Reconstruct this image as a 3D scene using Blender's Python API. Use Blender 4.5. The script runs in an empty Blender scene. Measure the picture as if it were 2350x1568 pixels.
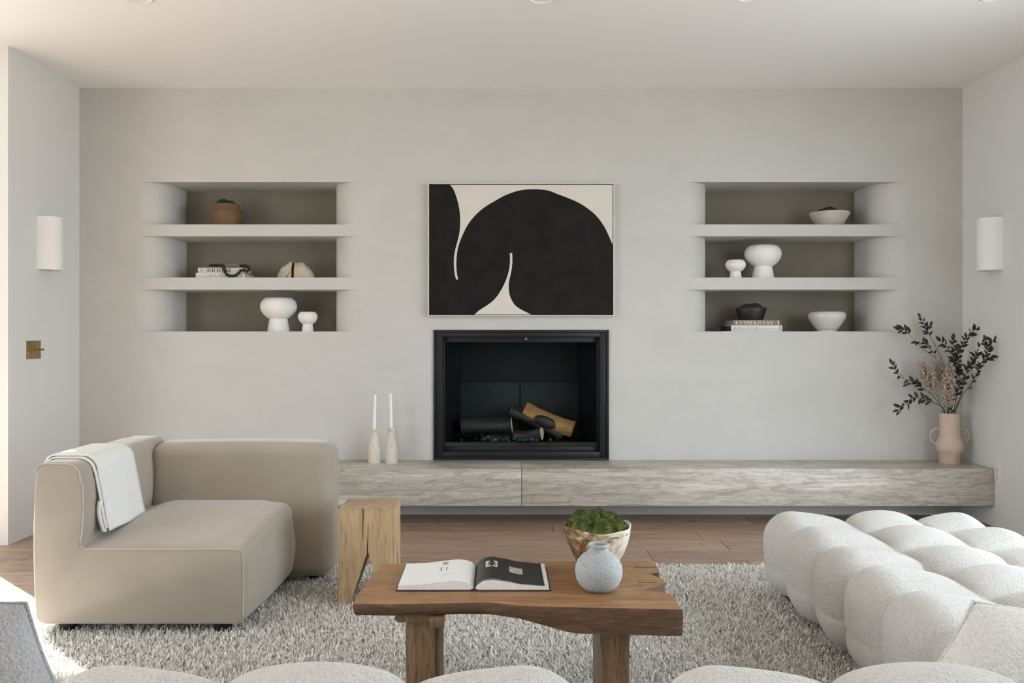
import bpy, bmesh, math, random
import numpy as np
from mathutils import Matrix, Vector
random.seed(7)
rng = np.random.default_rng(7)
PI = math.pi
sc = bpy.context.scene
C = sc.collection

# ------------------------------------------------------------------ camera, sky, sun, exposure
F, CX, CY, CZ = 1950.0, 1140.0, 766.0, 1.146      # focal length in px, principal point, eye height (2350x1568 frame)
D = 5.387                                          # distance of the fireplace wall
XL, XR, ZC = -2.646, 2.953, 2.704                  # side walls, ceiling
cam_d = bpy.data.cameras.new('camera'); cam = bpy.data.objects.new('camera', cam_d); C.objects.link(cam)
cam_d.sensor_width = 36.0; cam_d.lens = 36.0 * F / 2350
cam_d.shift_x = (1175 - CX) / 2350; cam_d.shift_y = -(784 - CY) / 2350
cam_d.clip_start = 0.02
cam.location = (0, 0, CZ); cam.rotation_euler = (PI / 2, 0, 0)
sc.camera = cam
sc.view_settings.view_transform = 'Standard'; sc.view_settings.look = 'None'
sc.view_settings.gamma = 1.0; sc.view_settings.use_curve_mapping = False
sc.view_settings.exposure = 0.07
sc.cycles.use_denoising = True
sc.cycles.max_bounces = 10; sc.cycles.diffuse_bounces = 7; sc.cycles.sample_clamp_indirect = 6.0
w = bpy.data.worlds.new('sky'); sc.world = w; w.use_nodes = True
bg = w.node_tree.nodes['Background']
bg.inputs[0].default_value = (0.82, 0.915, 1.0, 1); bg.inputs[1].default_value = 7.0
sun_d = bpy.data.lights.new('sun', 'SUN'); sun = bpy.data.objects.new('sun', sun_d); C.objects.link(sun)
sun_d.energy = 31.0; sun_d.angle = math.radians(0.9); sun_d.color = (1.0, 1.0, 1.0)
sun.rotation_euler = Vector((0.72, -0.69, -0.80)).to_track_quat('-Z', 'Y').to_euler()
DOOR_L = (-4.9, -2.97, 2.35)                       # glass door opening in the far wall of the side bay (x0, x1, height)
WIN_R = (0.2, 3.9, 0.0, 2.35)                     # glass door opening in the right wall (y0, y1, z0, z1)
FILL_WIN_L = (-1.6, 2.0, 0.0, 2.35)                     # unseen opening added in the far left wall for fill light (y0, y1, z0, z1)
FXL_ = -4.9
def portal(name, loc, rot, sx, sy):
    l = bpy.data.lights.new(name, 'AREA'); l.shape = 'RECTANGLE'; l.size = sx; l.size_y = sy; l.cycles.is_portal = True
    o = bpy.data.objects.new(name, l); C.objects.link(o); o.location = loc; o.rotation_euler = rot
portal('portal_right', (XR + .1, (WIN_R[0] + WIN_R[1]) / 2, (WIN_R[2] + WIN_R[3]) / 2), (0, PI / 2, 0), WIN_R[3] - WIN_R[2], WIN_R[1] - WIN_R[0])
portal('portal_far_left', (FXL_ - .1, (FILL_WIN_L[0] + FILL_WIN_L[1]) / 2, (FILL_WIN_L[2] + FILL_WIN_L[3]) / 2), (0, -PI / 2, 0), FILL_WIN_L[3] - FILL_WIN_L[2], FILL_WIN_L[1] - FILL_WIN_L[0])
portal('portal_left', ((DOOR_L[0] + DOOR_L[1]) / 2, 4.7, DOOR_L[2] / 2), (-PI / 2, 0, 0), DOOR_L[1] - DOOR_L[0], DOOR_L[2])

# ------------------------------------------------------------------ helpers
WL = {}
def at(px, py, Y): return ((px - CX) * Y / F, Y, CZ - (py - CY) * Y / F)
def ax(px, Y): return (px - CX) * Y / F
def az(py, Y): return CZ - (py - CY) * Y / F
def par(o, p):
    if p is not None:
        o.parent = p
        o.matrix_parent_inverse = Matrix.Translation(-Vector(WL.get(p.name, (0, 0, 0))))
def tag(o, label=None, cat=None, group=None, kind=None):
    if label: o['label'] = label
    if cat: o['category'] = cat
    if group: o['group'] = group
    if kind: o['kind'] = kind
    return o
def thing(name, label, cat, loc, group=None):
    o = bpy.data.objects.new(name, None); C.objects.link(o); o.location = loc; o.empty_display_size = .05
    WL[o.name] = tuple(loc)
    return tag(o, label, cat, group)
def link(name, me, m=None, parent=None, smooth=None):
    if m is not None and not me.materials: me.materials.append(m)
    if smooth is not None:
        me.polygons.foreach_set('use_smooth', [True] * len(me.polygons))
        if smooth < 179: me.set_sharp_from_angle(angle=math.radians(smooth))
    o = bpy.data.objects.new(name, me); C.objects.link(o); par(o, parent)
    return o
def mk(name, verts, faces, m, parent=None, smooth=None):
    me = bpy.data.meshes.new(name); me.from_pydata([tuple(v) for v in verts], [], faces); me.update()
    return link(name, me, m, parent, smooth)
def bm_obj(name, bm, m, parent=None, smooth=None):
    me = bpy.data.meshes.new(name); bmesh.ops.recalc_face_normals(bm, faces=bm.faces[:]); bm.to_mesh(me); bm.free()
    return link(name, me, m, parent, smooth)
def box_bm(b, bev=0, seg=2):
    x0, x1, y0, y1, z0, z1 = b
    bm = bmesh.new(); bmesh.ops.create_cube(bm, size=1)
    for v in bm.verts: v.co = (x0 + (v.co.x + .5) * (x1 - x0), y0 + (v.co.y + .5) * (y1 - y0), z0 + (v.co.z + .5) * (z1 - z0))
    if bev: bmesh.ops.bevel(bm, geom=bm.edges[:], offset=bev, segments=seg, profile=.5, affect='EDGES')
    return bm
def box(name, b, m, parent=None, bev=0, seg=2):
    return bm_obj(name, box_bm(b, bev, seg), m, parent, 35 if bev else None)
def lathe(name, prof, c, m, parent=None, seg=40, smooth=40, fn=None):
    vs, fs = [], []; n = len(prof)
    for i in range(seg):
        a = 2 * PI * i / seg
        for (r, z) in prof:
            x, y = r * math.cos(a), r * math.sin(a)
            if fn: x, y, z = fn(x, y, z, a)
            vs.append((c[0] + x, c[1] + y, c[2] + z))
    for i in range(seg):
        j = (i + 1) % seg
        for k in range(n - 1):
            if prof[k][0] < 1e-6: fs.append((i * n, j * n + k + 1, i * n + k + 1)) if k == 0 else None
            elif prof[k + 1][0] < 1e-6: fs.append((i * n + k, j * n + k, i * n + k + 1))
            else: fs.append((i * n + k, j * n + k, j * n + k + 1, i * n + k + 1))
    o = mk(name, vs, fs, m, parent)
    bm = bmesh.new(); bm.from_mesh(o.data); bmesh.ops.remove_doubles(bm, verts=bm.verts[:], dist=1e-5)
    bmesh.ops.recalc_face_normals(bm, faces=bm.faces[:]); bm.to_mesh(o.data); bm.free()
    o.data.polygons.foreach_set('use_smooth', [True] * len(o.data.polygons)); o.data.set_sharp_from_angle(angle=math.radians(smooth))
    return o
def spline(pts, n=6):
    P = [Vector(p) for p in pts]; out = []
    for i in range(len(P) - 1):
        p0 = P[max(i - 1, 0)]; p1 = P[i]; p2 = P[i + 1]; p3 = P[min(i + 2, len(P) - 1)]
        for k in range(n):
            t = k / n
            out.append(.5 * ((2 * p1) + (p2 - p0) * t + (2 * p0 - 5 * p1 + 4 * p2 - p3) * t * t + (3 * p1 - p0 - 3 * p2 + p3) * t ** 3))
    out.append(P[-1]); return out
def tube_data(pts, rad, sides=8, closed=False):
    P = [Vector(p) for p in pts]; n = len(P); vs, fs = [], []
    up = Vector((0, 0, 1))
    for i, p in enumerate(P):
        a = P[(i + 1) % n] if closed else P[min(i + 1, n - 1)]; b = P[i - 1] if (i or closed) else P[0]
        t = (a - b).normalized()
        u = t.cross(up)
        if u.length < .05: u = t.cross(Vector((0, 1, 0)))
        u.normalize(); v = u.cross(t)
        r = rad[i] if isinstance(rad, (list, tuple)) else rad
        for k in range(sides):
            q = 2 * PI * k / sides
            vs.append(p + r * (math.cos(q) * u + math.sin(q) * v))
    for i in range(n if closed else n - 1):
        j = (i + 1) % n
        for k in range(sides):
            l = (k + 1) % sides
            fs.append((i * sides + k, i * sides + l, j * sides + l, j * sides + k))
    if not closed:
        fs.append(tuple(range(sides))); fs.append(tuple((n - 1) * sides + k for k in reversed(range(sides))))
    return vs, fs
def tube(name, pts, rad, m, parent=None, sides=8, closed=False):
    v, f = tube_data(pts, rad, sides, closed); return mk(name, v, f, m, parent, 50)
def prism(name, poly, axis, a0, a1, m, parent=None, bev=0, smooth=None):
    """poly: 2-D outline, extruded along axis ('y': poly is x,z; 'z': poly is x,y; 'x': poly is y,z)"""
    f = {'y': lambda p, t: (p[0], t, p[1]), 'z': lambda p, t: (p[0], p[1], t), 'x': lambda p, t: (t, p[0], p[1])}[axis]
    bm = bmesh.new(); n = len(poly)
    A = [bm.verts.new(f(p, a0)) for p in poly]; B = [bm.verts.new(f(p, a1)) for p in poly]
    bm.faces.new(A); bm.faces.new(B[::-1])
    for i in range(n): bm.faces.new((A[i], B[i], B[(i + 1) % n], A[(i + 1) % n]))
    if bev:
        es = [e for e in bm.edges if len(e.link_faces) == 2 and e.calc_face_angle(0) > .6]
        bmesh.ops.bevel(bm, geom=es, offset=bev, segments=2, profile=.5, affect='EDGES')
    return bm_obj(name, bm, m, parent, smooth if smooth is not None else (35 if bev else None))

# ------------------------------------------------------------------ materials
class N:
    def __init__(s, name):
        s.m = bpy.data.materials.new(name); s.m.use_nodes = True; s.t = s.m.node_tree
        s.b = s.t.nodes['Principled BSDF']; s.out = s.t.nodes['Material Output']; s._c = None
    def new(s, ty, **kw):
        n = s.t.nodes.new(ty)
        for k, v in kw.items():
            if k in n.inputs: n.inputs[k].default_value = v
            else: setattr(n, k, v)
        return n
    def ln(s, a, b): s.t.links.new(a, b)
    def coord(s, scale=(1, 1, 1), rnd=False):
        tc = s.new('ShaderNodeTexCoord'); mp = s.new('ShaderNodeMapping'); mp.inputs['Scale'].default_value = scale
        s.ln(tc.outputs['Object'], mp.inputs['Vector'])
        if rnd:
            oi = s.new('ShaderNodeObjectInfo'); mu = s.new('ShaderNodeVectorMath', operation='SCALE'); cx = s.new('ShaderNodeCombineXYZ')
            for k in range(3): s.ln(oi.outputs['Random'], cx.inputs[k])
            s.ln(cx.outputs[0], mu.inputs[0]); mu.inputs['Scale'].default_value = 37.0
            s.ln(mu.outputs[0], mp.inputs['Location'])
        return mp.outputs[0]
    def noise(s, vec, scale, detail=4, rough=.5, dist=0):
        n = s.new('ShaderNodeTexNoise'); n.inputs['Scale'].default_value = scale; n.inputs['Detail'].default_value = detail
        n.inputs['Roughness'].default_value = rough; n.inputs['Distortion'].default_value = dist; s.ln(vec, n.inputs['Vector']); return n.outputs['Fac']
    def ramp(s, fac, stops):
        r = s.new('ShaderNodeValToRGB'); e = r.color_ramp.elements
        while len(e) < len(stops): e.new(.5)
        for i, (p, c) in enumerate(stops):
            e[i].position = p; e[i].color = (*c, 1) if len(c) == 3 else c
        s.ln(fac, r.inputs[0]); return r.outputs[0]
    def mix(s, fac, a, b, mode='MIX'):
        n = s.new('ShaderNodeMix', data_type='RGBA', blend_type=mode)
        for i, v in ((0, fac), (6, a), (7, b)):
            if hasattr(v, 'links'): s.ln(v, n.inputs[i])
            else: n.inputs[i].default_value = v if i == 0 else (*v, 1)
        return n.outputs[2]
    def bump(s, h, strength, dist=.01):
        n = s.new('ShaderNodeBump'); n.inputs['Strength'].default_value = strength; n.inputs['Distance'].default_value = dist
        s.ln(h, n.inputs['Height'])
        if s._c: s.ln(s._c, n.inputs['Normal'])
        s._c = n.outputs[0]; s.ln(s._c, s.b.inputs['Normal'])
    def color(s, c):
        if hasattr(c, 'links'): s.ln(c, s.b.inputs['Base Color'])
        else: s.b.inputs['Base Color'].default_value = (*c, 1)
    def set(s, **kw):
        for k, v in kw.items(): s.b.inputs[k.replace('_', ' ')].default_value = v
        return s
def plain(name, c, rough=.5, metal=0.0, var=0.0, vs=30, bump=0, bs=200, spec=.5):
    n = N(name); n.set(Roughness=rough, Metallic=metal); n.b.inputs['Specular IOR Level'].default_value = spec
    v = n.coord()
    if var:
        f = n.noise(v, vs, 5, .6)
        n.color(n.ramp(f, [(.3, tuple(x * (1 - var) for x in c)), (.7, tuple(min(1, x * (1 + var)) for x in c))]))
    else: n.color(c)
    if bump: n.bump(n.noise(v, bs, 4, .6), bump, .003)
    return n.m
def plaster(name, c, var=.05, trowel=1.0):
    n = N(name); n.set(Roughness=.82); n.b.inputs['Specular IOR Level'].default_value = .25
    v = n.coord((1, 1, 1.6)); f1 = n.noise(v, 1.7, 7, .62, .6); f2 = n.noise(v, 9, 6, .65, .3)
    a = n.ramp(f1, [(.32, tuple(x * (1 - var) for x in c)), (.68, tuple(x * (1 + var) for x in c))])
    b = n.mix(.35, a, n.ramp(f2, [(.3, tuple(x * (1 - var) for x in c)), (.7, tuple(x * (1 + var * .8) for x in c))]))
    n.color(b)
    n.bump(n.noise(v, 5, 8, .6, .4), .10 * trowel, .02); n.bump(n.noise(v, 220, 3), .05 * trowel, .002)
    return n.m
def wood(name, dark, mid, light, scale=(1, 14, 14), rnd=False, rough=.5, knots=True, gs=1.0, bump=.15):
    n = N(name); n.set(Roughness=rough); v = n.coord(scale, rnd)
    f = n.noise(v, 2.2 * gs, 8, .62, 1.4); g = n.noise(v, 9 * gs, 6, .7, .5)
    c1 = n.ramp(f, [(.25, dark), (.5, mid), (.75, light)])
    c2 = n.ramp(g, [(.30, tuple(x * .55 for x in dark)), (.48, (1, 1, 1)), (1, (1, 1, 1))])
    c = n.mix(.62, c1, c2, 'MULTIPLY')
    if rnd:
        oi = n.new('ShaderNodeObjectInfo'); c = n.mix(.5, c, n.ramp(oi.outputs['Random'], [(0, (.66, .62, .60)), (1, (1.25, 1.22, 1.2))]), 'MULTIPLY')
    n.color(c); n.bump(g, bump, .004)
    return n.m
def boucle(name, c, scale=190, strength=.55, dark=.78):
    n = N(name); n.set(Roughness=.95); n.b.inputs['Specular IOR Level'].default_value = .1
    n.b.inputs['Sheen Weight'].default_value = .25; n.b.inputs['Sheen Roughness'].default_value = .6
    v = n.coord(); vo = n.new('ShaderNodeTexVoronoi'); vo.inputs['Scale'].default_value = scale; n.ln(v, vo.inputs['Vector'])
    no = n.noise(v, scale * .9, 3, .7, 1.2)
    n.color(n.ramp(no, [(.30, tuple(x * dark for x in c)), (.52, c), (.8, tuple(min(.93, x * 1.06) for x in c))]))
    inv = n.new('ShaderNodeMath', operation='SUBTRACT'); inv.inputs[0].default_value = 1; n.ln(vo.outputs['Distance'], inv.inputs[1])
    n.bump(inv.outputs[0], strength, .004); n.bump(no, strength, .005)
    return n.m
M = {}
M['wall'] = plaster('limewash_plaster', (.53, .523, .497), .05)
M['wall_side'] = plaster('white_wall_paint', (.68, .68, .665), .008, .25)
M['ceil'] = plaster('ceiling_paint', (.83, .835, .825), .006, .2)
M['oak'] = wood('oak_floor_plank', (.23, .160, .115), (.37, .268, .196), (.47, .355, .265), (1.1, 12, 12), True, .45)
M['floor'] = wood('oak_floor', (.23, .160, .115), (.37, .268, .196), (.47, .355, .265), (1.1, 12, 12), False, .45)
M['patio'] = plain('patio_concrete', (.42, .40, .37), .9, var=.1, vs=4)

# ------------------------------------------------------------------ the setting
def struct(o): o['kind'] = 'structure'; return o
RN = .18; ND = .375
NICHES = [(-2.10, -1.047), (1.361, 2.42)]; NZ = (1.160, 2.107)
FX0, FX1, FZ1, HZ = -.385, .695, 1.155, .345
def arc_profile(xl, xr, deep):
    p = [(xl - RN + RN * math.sin(a), D + RN - RN * math.cos(a)) for a in [k * PI / 2 / 10 for k in range(11)]]
    q = [(xl + xr - x, y) for x, y in p]
    return p + [(xl, D + deep), (xr, D + deep)] + q[::-1]
def wall_back():
    vs, fs = [], []
    def V(*p): vs.append(p); return len(vs) - 1
    holes = [(a - RN, b + RN, *NZ) for a, b in NICHES] + [(FX0, FX1, HZ - .05, FZ1)]
    xs = sorted({XL, XR} | {h[0] for h in holes} | {h[1] for h in holes})
    zs = sorted({0, ZC} | {h[2] for h in holes} | {h[3] for h in holes})
    for i in range(len(xs) - 1):
        for j in range(len(zs) - 1):
            cx, cz = (xs[i] + xs[i + 1]) / 2, (zs[j] + zs[j + 1]) / 2
            if any(h[0] < cx < h[1] and h[2] < cz < h[3] for h in holes): continue
            fs.append((V(xs[i], D, zs[j]), V(xs[i + 1], D, zs[j]), V(xs[i + 1], D, zs[j + 1]), V(xs[i], D, zs[j + 1])))
    for a, b in NICHES:
        P = arc_profile(a, b, ND); n = len(P)
        A = [V(x, y, NZ[0]) for x, y in P]; B = [V(x, y, NZ[1]) for x, y in P]
        for k in range(n - 1): fs.append((A[k], A[k + 1], B[k + 1], B[k]))
        fs.append(tuple(V(x, y, NZ[0]) for x, y in P)[::-1]); fs.append(tuple(V(x, y, NZ[1]) for x, y in P))
    return struct(mk('wall_back', vs, fs, M['wall'], None, 32))
WB = wall_back()
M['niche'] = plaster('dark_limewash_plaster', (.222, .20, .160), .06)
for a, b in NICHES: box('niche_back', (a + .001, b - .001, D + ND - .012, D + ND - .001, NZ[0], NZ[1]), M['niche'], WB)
SH = [(1.764, 1.839), (1.425, 1.502)]
for a, b in NICHES:
    for z0, z1 in SH:
        prism('shelf', arc_profile(a, b, ND - .0125), 'z', z0, z1, M['wall'], WB, smooth=32)
FY0, FY1, FXL = -4.5, 5.62, -4.9
struct(box('wall_behind_fireplace', (-2.97, XR + .2, D + ND + .35, D + ND + .5, -.05, ZC + .2), M['wall_side']))
def wall_with_hole(name, axis, c0, c1, u0, u1, hole, m):
    """a wall slab between c0 and c1 across `axis`, spanning u0..u1, with a rectangular opening (ua, ub, za, zb)"""
    bm = bmesh.new(); ua, ub, za, zb = hole
    for (a, b, z0, z1) in ((u0, ua, 0, ZC), (ub, u1, 0, ZC), (ua, ub, zb, ZC), (ua, ub, 0, za)):
        if b - a < 1e-4 or z1 - z0 < 1e-4: continue
        bb = (c0, c1, a, b, z0, z1) if axis == 'x' else (a, b, c0, c1, z0, z1)
        t = box_bm(bb); me = bpy.data.meshes.new('tmp'); t.to_mesh(me); t.free(); bm.from_mesh(me); bpy.data.meshes.remove(me)
    return struct(bm_obj(name, bm, m))
struct(box('wall_left', (-2.97, XL, 4.60, D + ND + .36, 0, ZC), M['wall_side']))
wall_with_hole('wall_left_bay', 'y', 4.60, 4.80, FXL, -2.97, (DOOR_L[0] + .25, DOOR_L[1], 0, DOOR_L[2]), M['wall_side'])
wall_with_hole('wall_far_left', 'x', FXL - .2, FXL, FY0, 4.80, FILL_WIN_L, M['wall_side'])
wall_with_hole('wall_right', 'x', XR, XR + .2, FY0, D + ND + .36, WIN_R, M['wall_side'])
struct(box('wall_rear', (FXL, XR, FY0 - .2, FY0, 0, ZC), M['wall_side']))
CEIL = struct(prism('ceiling', [(FXL - .2, FY0 - .2), (XR + .2, FY0 - .2), (XR + .2, D + ND + .36), (-2.97, D + ND + .36), (-2.97, 4.8), (FXL - .2, 4.8)], 'z', ZC, ZC + .2, M['ceil']))
FLOOR = struct(box('floor', (FXL - .2, XR + .2, FY0 - .2, D + .02, -.12, -.012), M['floor']))
PW = .2085
k = 0; y = 4.911 + 2 * PW
while y > 1.2:
    y0 = max(y, 0); y1 = min(y + PW, D)
    xs = [FXL - .05]; x = FXL - 1.9 + ((k * .73) % 1.9)
    while x < XR:
        x += 1.9 + .12 * math.sin(k * 3.1)
        if x > xs[-1] + .15: xs.append(min(x, XR))
        if x >= XR: break
    if abs(y - (4.496)) < .01: xs = [FXL - .05, -3.6, -1.2, ax(1665, 4.6), XR]
    if abs(y - (4.496 - PW)) < .01: xs = [FXL - .05, -2.4, -.7, ax(1492, 4.39), XR]
    for a, b in zip(xs[:-1], xs[1:]):
        if b - a < .02: continue
        box('plank', (a + .0014, b - .0014, y0 + .0014, y1 - .0014, -.012, 0.0), M['oak'], FLOOR, .0012, 1)
    y -= PW; k += 1
struct(box('floor_near', (FXL, XR, FY0, y + PW - .001, -.012, 0), M['floor']))
struct(box('ground', (-30, 30, -30, 30, -.35, -.13), M['patio']))

# ------------------------------------------------------------------ more materials
def travertine():
    n = N('travertine'); n.set(Roughness=.38)
    f = n.noise(n.coord((.30, 1.2, 6)), 2.0, 4, .5); g = n.noise(n.coord((2.2, 4, 15)), 4.5, 10, .72); h = n.noise(n.coord((1, 1, 1.8)), 46, 5, .7)
    w1 = n.noise(n.coord((.55, 1.2, 4.2)), 2.6, 7, .60, .15)
    c = n.ramp(f, [(.30, (.52, .485, .43)), (.45, (.58, .55, .50)), (.52, (.47, .435, .385)), (.60, (.55, .52, .465)), (.72, (.63, .60, .55))])
    line = n.ramp(w1, [(.30, (1, 1, 1)), (.395, (.93, .92, .91)), (.405, (.58, .55, .51)), (.425, (.95, .94, .93)), (.475, (.90, .89, .87)), (.488, (.50, .47, .43)), (.505, (.80, .78, .75)), (.515, (.62, .59, .55)), (.54, (1, 1, 1)), (.60, (.75, .73, .70)), (.615, (1.1, 1.1, 1.1))])
    vein = n.ramp(g, [(.28, (.55, .52, .48)), (.42, (.90, .885, .87)), (.55, (1, 1, 1)), (.70, (1.22, 1.22, 1.22))])
    pit = n.ramp(h, [(.28, (.55, .52, .48)), (.42, (1, 1, 1)), (.65, (1, 1, 1)), (.75, (1.15, 1.15, 1.15))])
    n.color(n.mix(.5, n.mix(.55, n.mix(.8, c, line, 'MULTIPLY'), vein, 'MULTIPLY'), pit, 'MULTIPLY')); n.bump(h, .15, .002)
    return n.m
def velvet(name, c):
    n = N(name); n.set(Roughness=.9); n.b.inputs['Specular IOR Level'].default_value = .15
    n.b.inputs['Sheen Weight'].default_value = .55; n.b.inputs['Sheen Roughness'].default_value = .45
    n.b.inputs['Sheen Tint'].default_value = (.95, .93, .9, 1)
    v = n.coord(); f = n.noise(v, 5, 5, .6, .4)
    n.color(n.ramp(f, [(.3, tuple(x * .94 for x in c)), (.7, tuple(x * 1.05 for x in c))]))
    n.bump(n.noise(v, 420, 3, .6), .12, .001); n.bump(n.noise(v, 9, 3, .5), .06, .02)
    return n.m
M['trav'] = travertine()
M['velvet'] = velvet('taupe_velvet', (.345, .300, .248))
M['boucle'] = boucle('ivory_boucle', (.61, .592, .556), 175, .60, .70)
M['boucle_cushion'] = boucle('white_boucle_knit', (.74, .73, .70), 150, .7)
M['throw'] = plain('white_cotton_throw', (.72, .715, .69), .95, var=.03, vs=60, bump=.15, bs=500)
M['black_plastic'] = plain('black_plastic', (.012, .012, .012), .45)
M['iron'] = plain('black_painted_steel', (.010, .0105, .012), .45, var=.2, vs=20, spec=.35)
M['firebox'] = plain('firebox_panel', (.022, .026, .026), .7, var=.25, vs=12)
M['canvas_black'] = plain('black_paint_on_canvas', (.011, .0105, .009), .8, var=.35, vs=9, bump=.2, bs=400, spec=.2)
M['canvas_white'] = plain('cream_paint_on_canvas', (.62, .585, .525), .8, var=.03, vs=9, bump=.1, bs=400)
M['frame_white'] = plain('cream_wood_frame', (.66, .63, .57), .6, var=.04)
M['ceramic'] = plain('matte_white_ceramic', (.76, .745, .715), .75, var=.02, vs=15, bump=.1, bs=300)
M['shade'] = plain('white_plaster_shade', (.80, .80, .78), .8, bump=.08, bs=200)
M['brass'] = plain('aged_brass', (.42, .31, .14), .32, 1.0, var=.2, vs=60)
M['white_plastic'] = plain('white_plastic', (.72, .71, .68), .4)
M['moss'] = plain('green_moss', (.120, .150, .038), .95, var=.65, vs=45, bump=.8, bs=260)
M['moss_dark'] = plain('dark_preserved_moss', (.030, .036, .016), .95, var=.5, vs=80, bump=.8, bs=260)
M['wax'] = plain('white_candle_wax', (.80, .80, .78), .45)
M['bleached'] = wood('bleached_wood', (.56, .50, .43), (.63, .57, .495), (.69, .635, .56), (14, 14, 1.6), False, .7)
M['blush'] = plain('blush_ceramic', (.56, .44, .36), .75, var=.03, vs=12, bump=.08, bs=300)
M['leaf'] = plain('dark_green_leaf', (.016, .018, .013), .6, var=.4, vs=40)
M['twig'] = plain('brown_twig', (.055, .042, .030), .8, var=.3, vs=80)
M['blossom'] = plain('dried_beige_blossom', (.42, .335, .27), .95, var=.55, vs=150)
M['paper'] = plain('page_paper', (.74, .735, .72), .7)
M['page_edge'] = plain('page_edges', (.72, .71, .69), .8, var=.1, vs=200)
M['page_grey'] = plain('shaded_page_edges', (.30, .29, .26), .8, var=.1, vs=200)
M['ink'] = plain('black_ink', (.016, .015, .014), .45)
M['ink_grey'] = plain('grey_ink', (.33, .33, .34), .6)
M['book_white'] = plain('white_book_cloth', (.70, .69, .67), .7)
M['book_cream'] = plain('cream_book_cloth', (.60, .575, .53), .7, var=.08, vs=70)
M['book_taupe'] = plain('taupe_book_cloth', (.25, .20, .145), .8, var=.12, vs=60)
M['book_dark'] = plain('dark_book_cover', (.030, .030, .027), .7, var=.3, vs=50)
M['bead'] = plain('black_wooden_bead', (.014, .013, .011), .6)
M['string'] = plain('jute_string', (.42, .36, .26), .95)
M['terracotta'] = plain('brown_earthenware', (.145, .085, .038), .8, var=.2, vs=14, bump=.25, bs=90)
M['black_bowl'] = plain('black_burnished_clay', (.016, .014, .012), .5, var=.4, vs=25, bump=.3, bs=80)
def glass_mat():
    n = N('fire_glass'); tr = n.new('ShaderNodeBsdfTransparent'); tr.inputs[0].default_value = (.84, .87, .87, 1)
    n.ln(tr.outputs[0], n.out.inputs[0]); return n.m
M['glass'] = glass_mat()
def speckle(name, base, dot, scale, thr, rough=.6, var=.05):
    n = N(name); n.set(Roughness=rough); v = n.coord(); f = n.noise(v, scale, 3, .55)
    s = n.ramp(f, [(thr, (1, 1, 1)), (thr + .03, (0, 0, 0))])
    b = n.ramp(n.noise(v, 12, 5), [(.3, tuple(x * (1 - var) for x in base)), (.7, tuple(x * (1 + var) for x in base))])
    n.color(n.mix(s, b, dot)); n.bump(f, .25, .003); return n.m
M['speckled'] = speckle('speckled_grey_stoneware', (.385, .41, .415), (.10, .09, .08), 430, .385, .85)
M['glazed'] = speckle('crackle_glazed_stoneware', (.62, .60, .56), (.36, .33, .28), 120, .32, .16)
M['stone_bowl'] = speckle('weathered_stone_bowl', (.52, .495, .44), (.30, .28, .23), 60, .29, .85, .15)
M['fossil'] = speckle('cream_fossil_stone', (.47, .40, .30), (.16, .115, .06), 45, .27, .7, .2)
def organic_bowl():
    n = N('cream_and_brown_shell_bowl'); n.set(Roughness=.22); v = n.coord(); f = n.noise(v, 16, 8, .66, 1.2)
    sx = n.new('ShaderNodeSeparateXYZ'); n.ln(v, sx.inputs[0]); a = n.new('ShaderNodeMath', operation='MULTIPLY_ADD')
    n.ln(sx.outputs[0], a.inputs[0]); a.inputs[1].default_value = 1.9; a.inputs[2].default_value = -.60
    s = n.new('ShaderNodeMath', operation='ADD'); n.ln(f, s.inputs[0]); n.ln(a.outputs[0], s.inputs[1])
    n.color(n.ramp(s.outputs[0], [(.30, (.10, .050, .018)), (.42, (.27, .155, .065)), (.52, (.55, .46, .34)), (.66, (.70, .66, .58))]))
    n.bump(f, .35, .006); return n.m
M['shell'] = organic_bowl()
M['elm'] = wood('oiled_live_edge_wood', (.150, .066, .023), (.295, .150, .057), (.410, .235, .100), (2.0, 15, 15), False, .42, gs=1.0)
M['elm_leg'] = wood('oiled_wood_leg', (.100, .056, .026), (.190, .112, .056), (.265, .170, .090), (15, 15, 1.8), False, .5)
M['elm_edge'] = wood('live_edge_bark_side', (.040, .021, .010), (.105, .054, .023), (.21, .112, .048), (2.6, 9, 22), False, .6, gs=1.2, bump=.5)
M['stool'] = wood('pale_oak_block', (.34, .225, .115), (.46, .325, .185), (.55, .41, .25), (13, 13, 1.1), False, .7, bump=.1)
M['stool_top'] = wood('pale_oak_end_grain', (.28, .19, .11), (.40, .29, .18), (.50, .38, .25), (6, 14, 6), False, .75)
M['crack'] = plain('dark_crack', (.012, .009, .006), .95)
M['bark'] = plain('charred_bark', (.040, .037, .035), .35, var=.6, vs=90, bump=1.0, bs=120)
M['log_wood'] = wood('split_firewood', (.34, .14, .045), (.60, .29, .10), (.76, .44, .19), (3, 30, 30), False, .8, bump=.5)
M['log_end'] = plain('pale_cut_end', (.78, .56, .35), .9, var=.15, vs=60)
M['ember'] = plain('glassy_black_coal', (.075, .085, .09), .10, var=.4, vs=80)

# ------------------------------------------------------------------ hearth
HY0 = 5.04; HZ0 = .1226
H = thing('hearth_bench', 'long floating travertine hearth bench along the fireplace wall', 'hearth', (.15, 5.2, HZ0))
JX = ax(1197, HY0)
box('stone_slab', (XL + .002, JX - .0012, HY0, D - .001, HZ0, HZ), M['trav'], H, .003)
box('stone_slab', (JX + .0012, XR - .002, HY0, D - .001, HZ0, HZ), M['trav'], H, .003)

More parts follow.
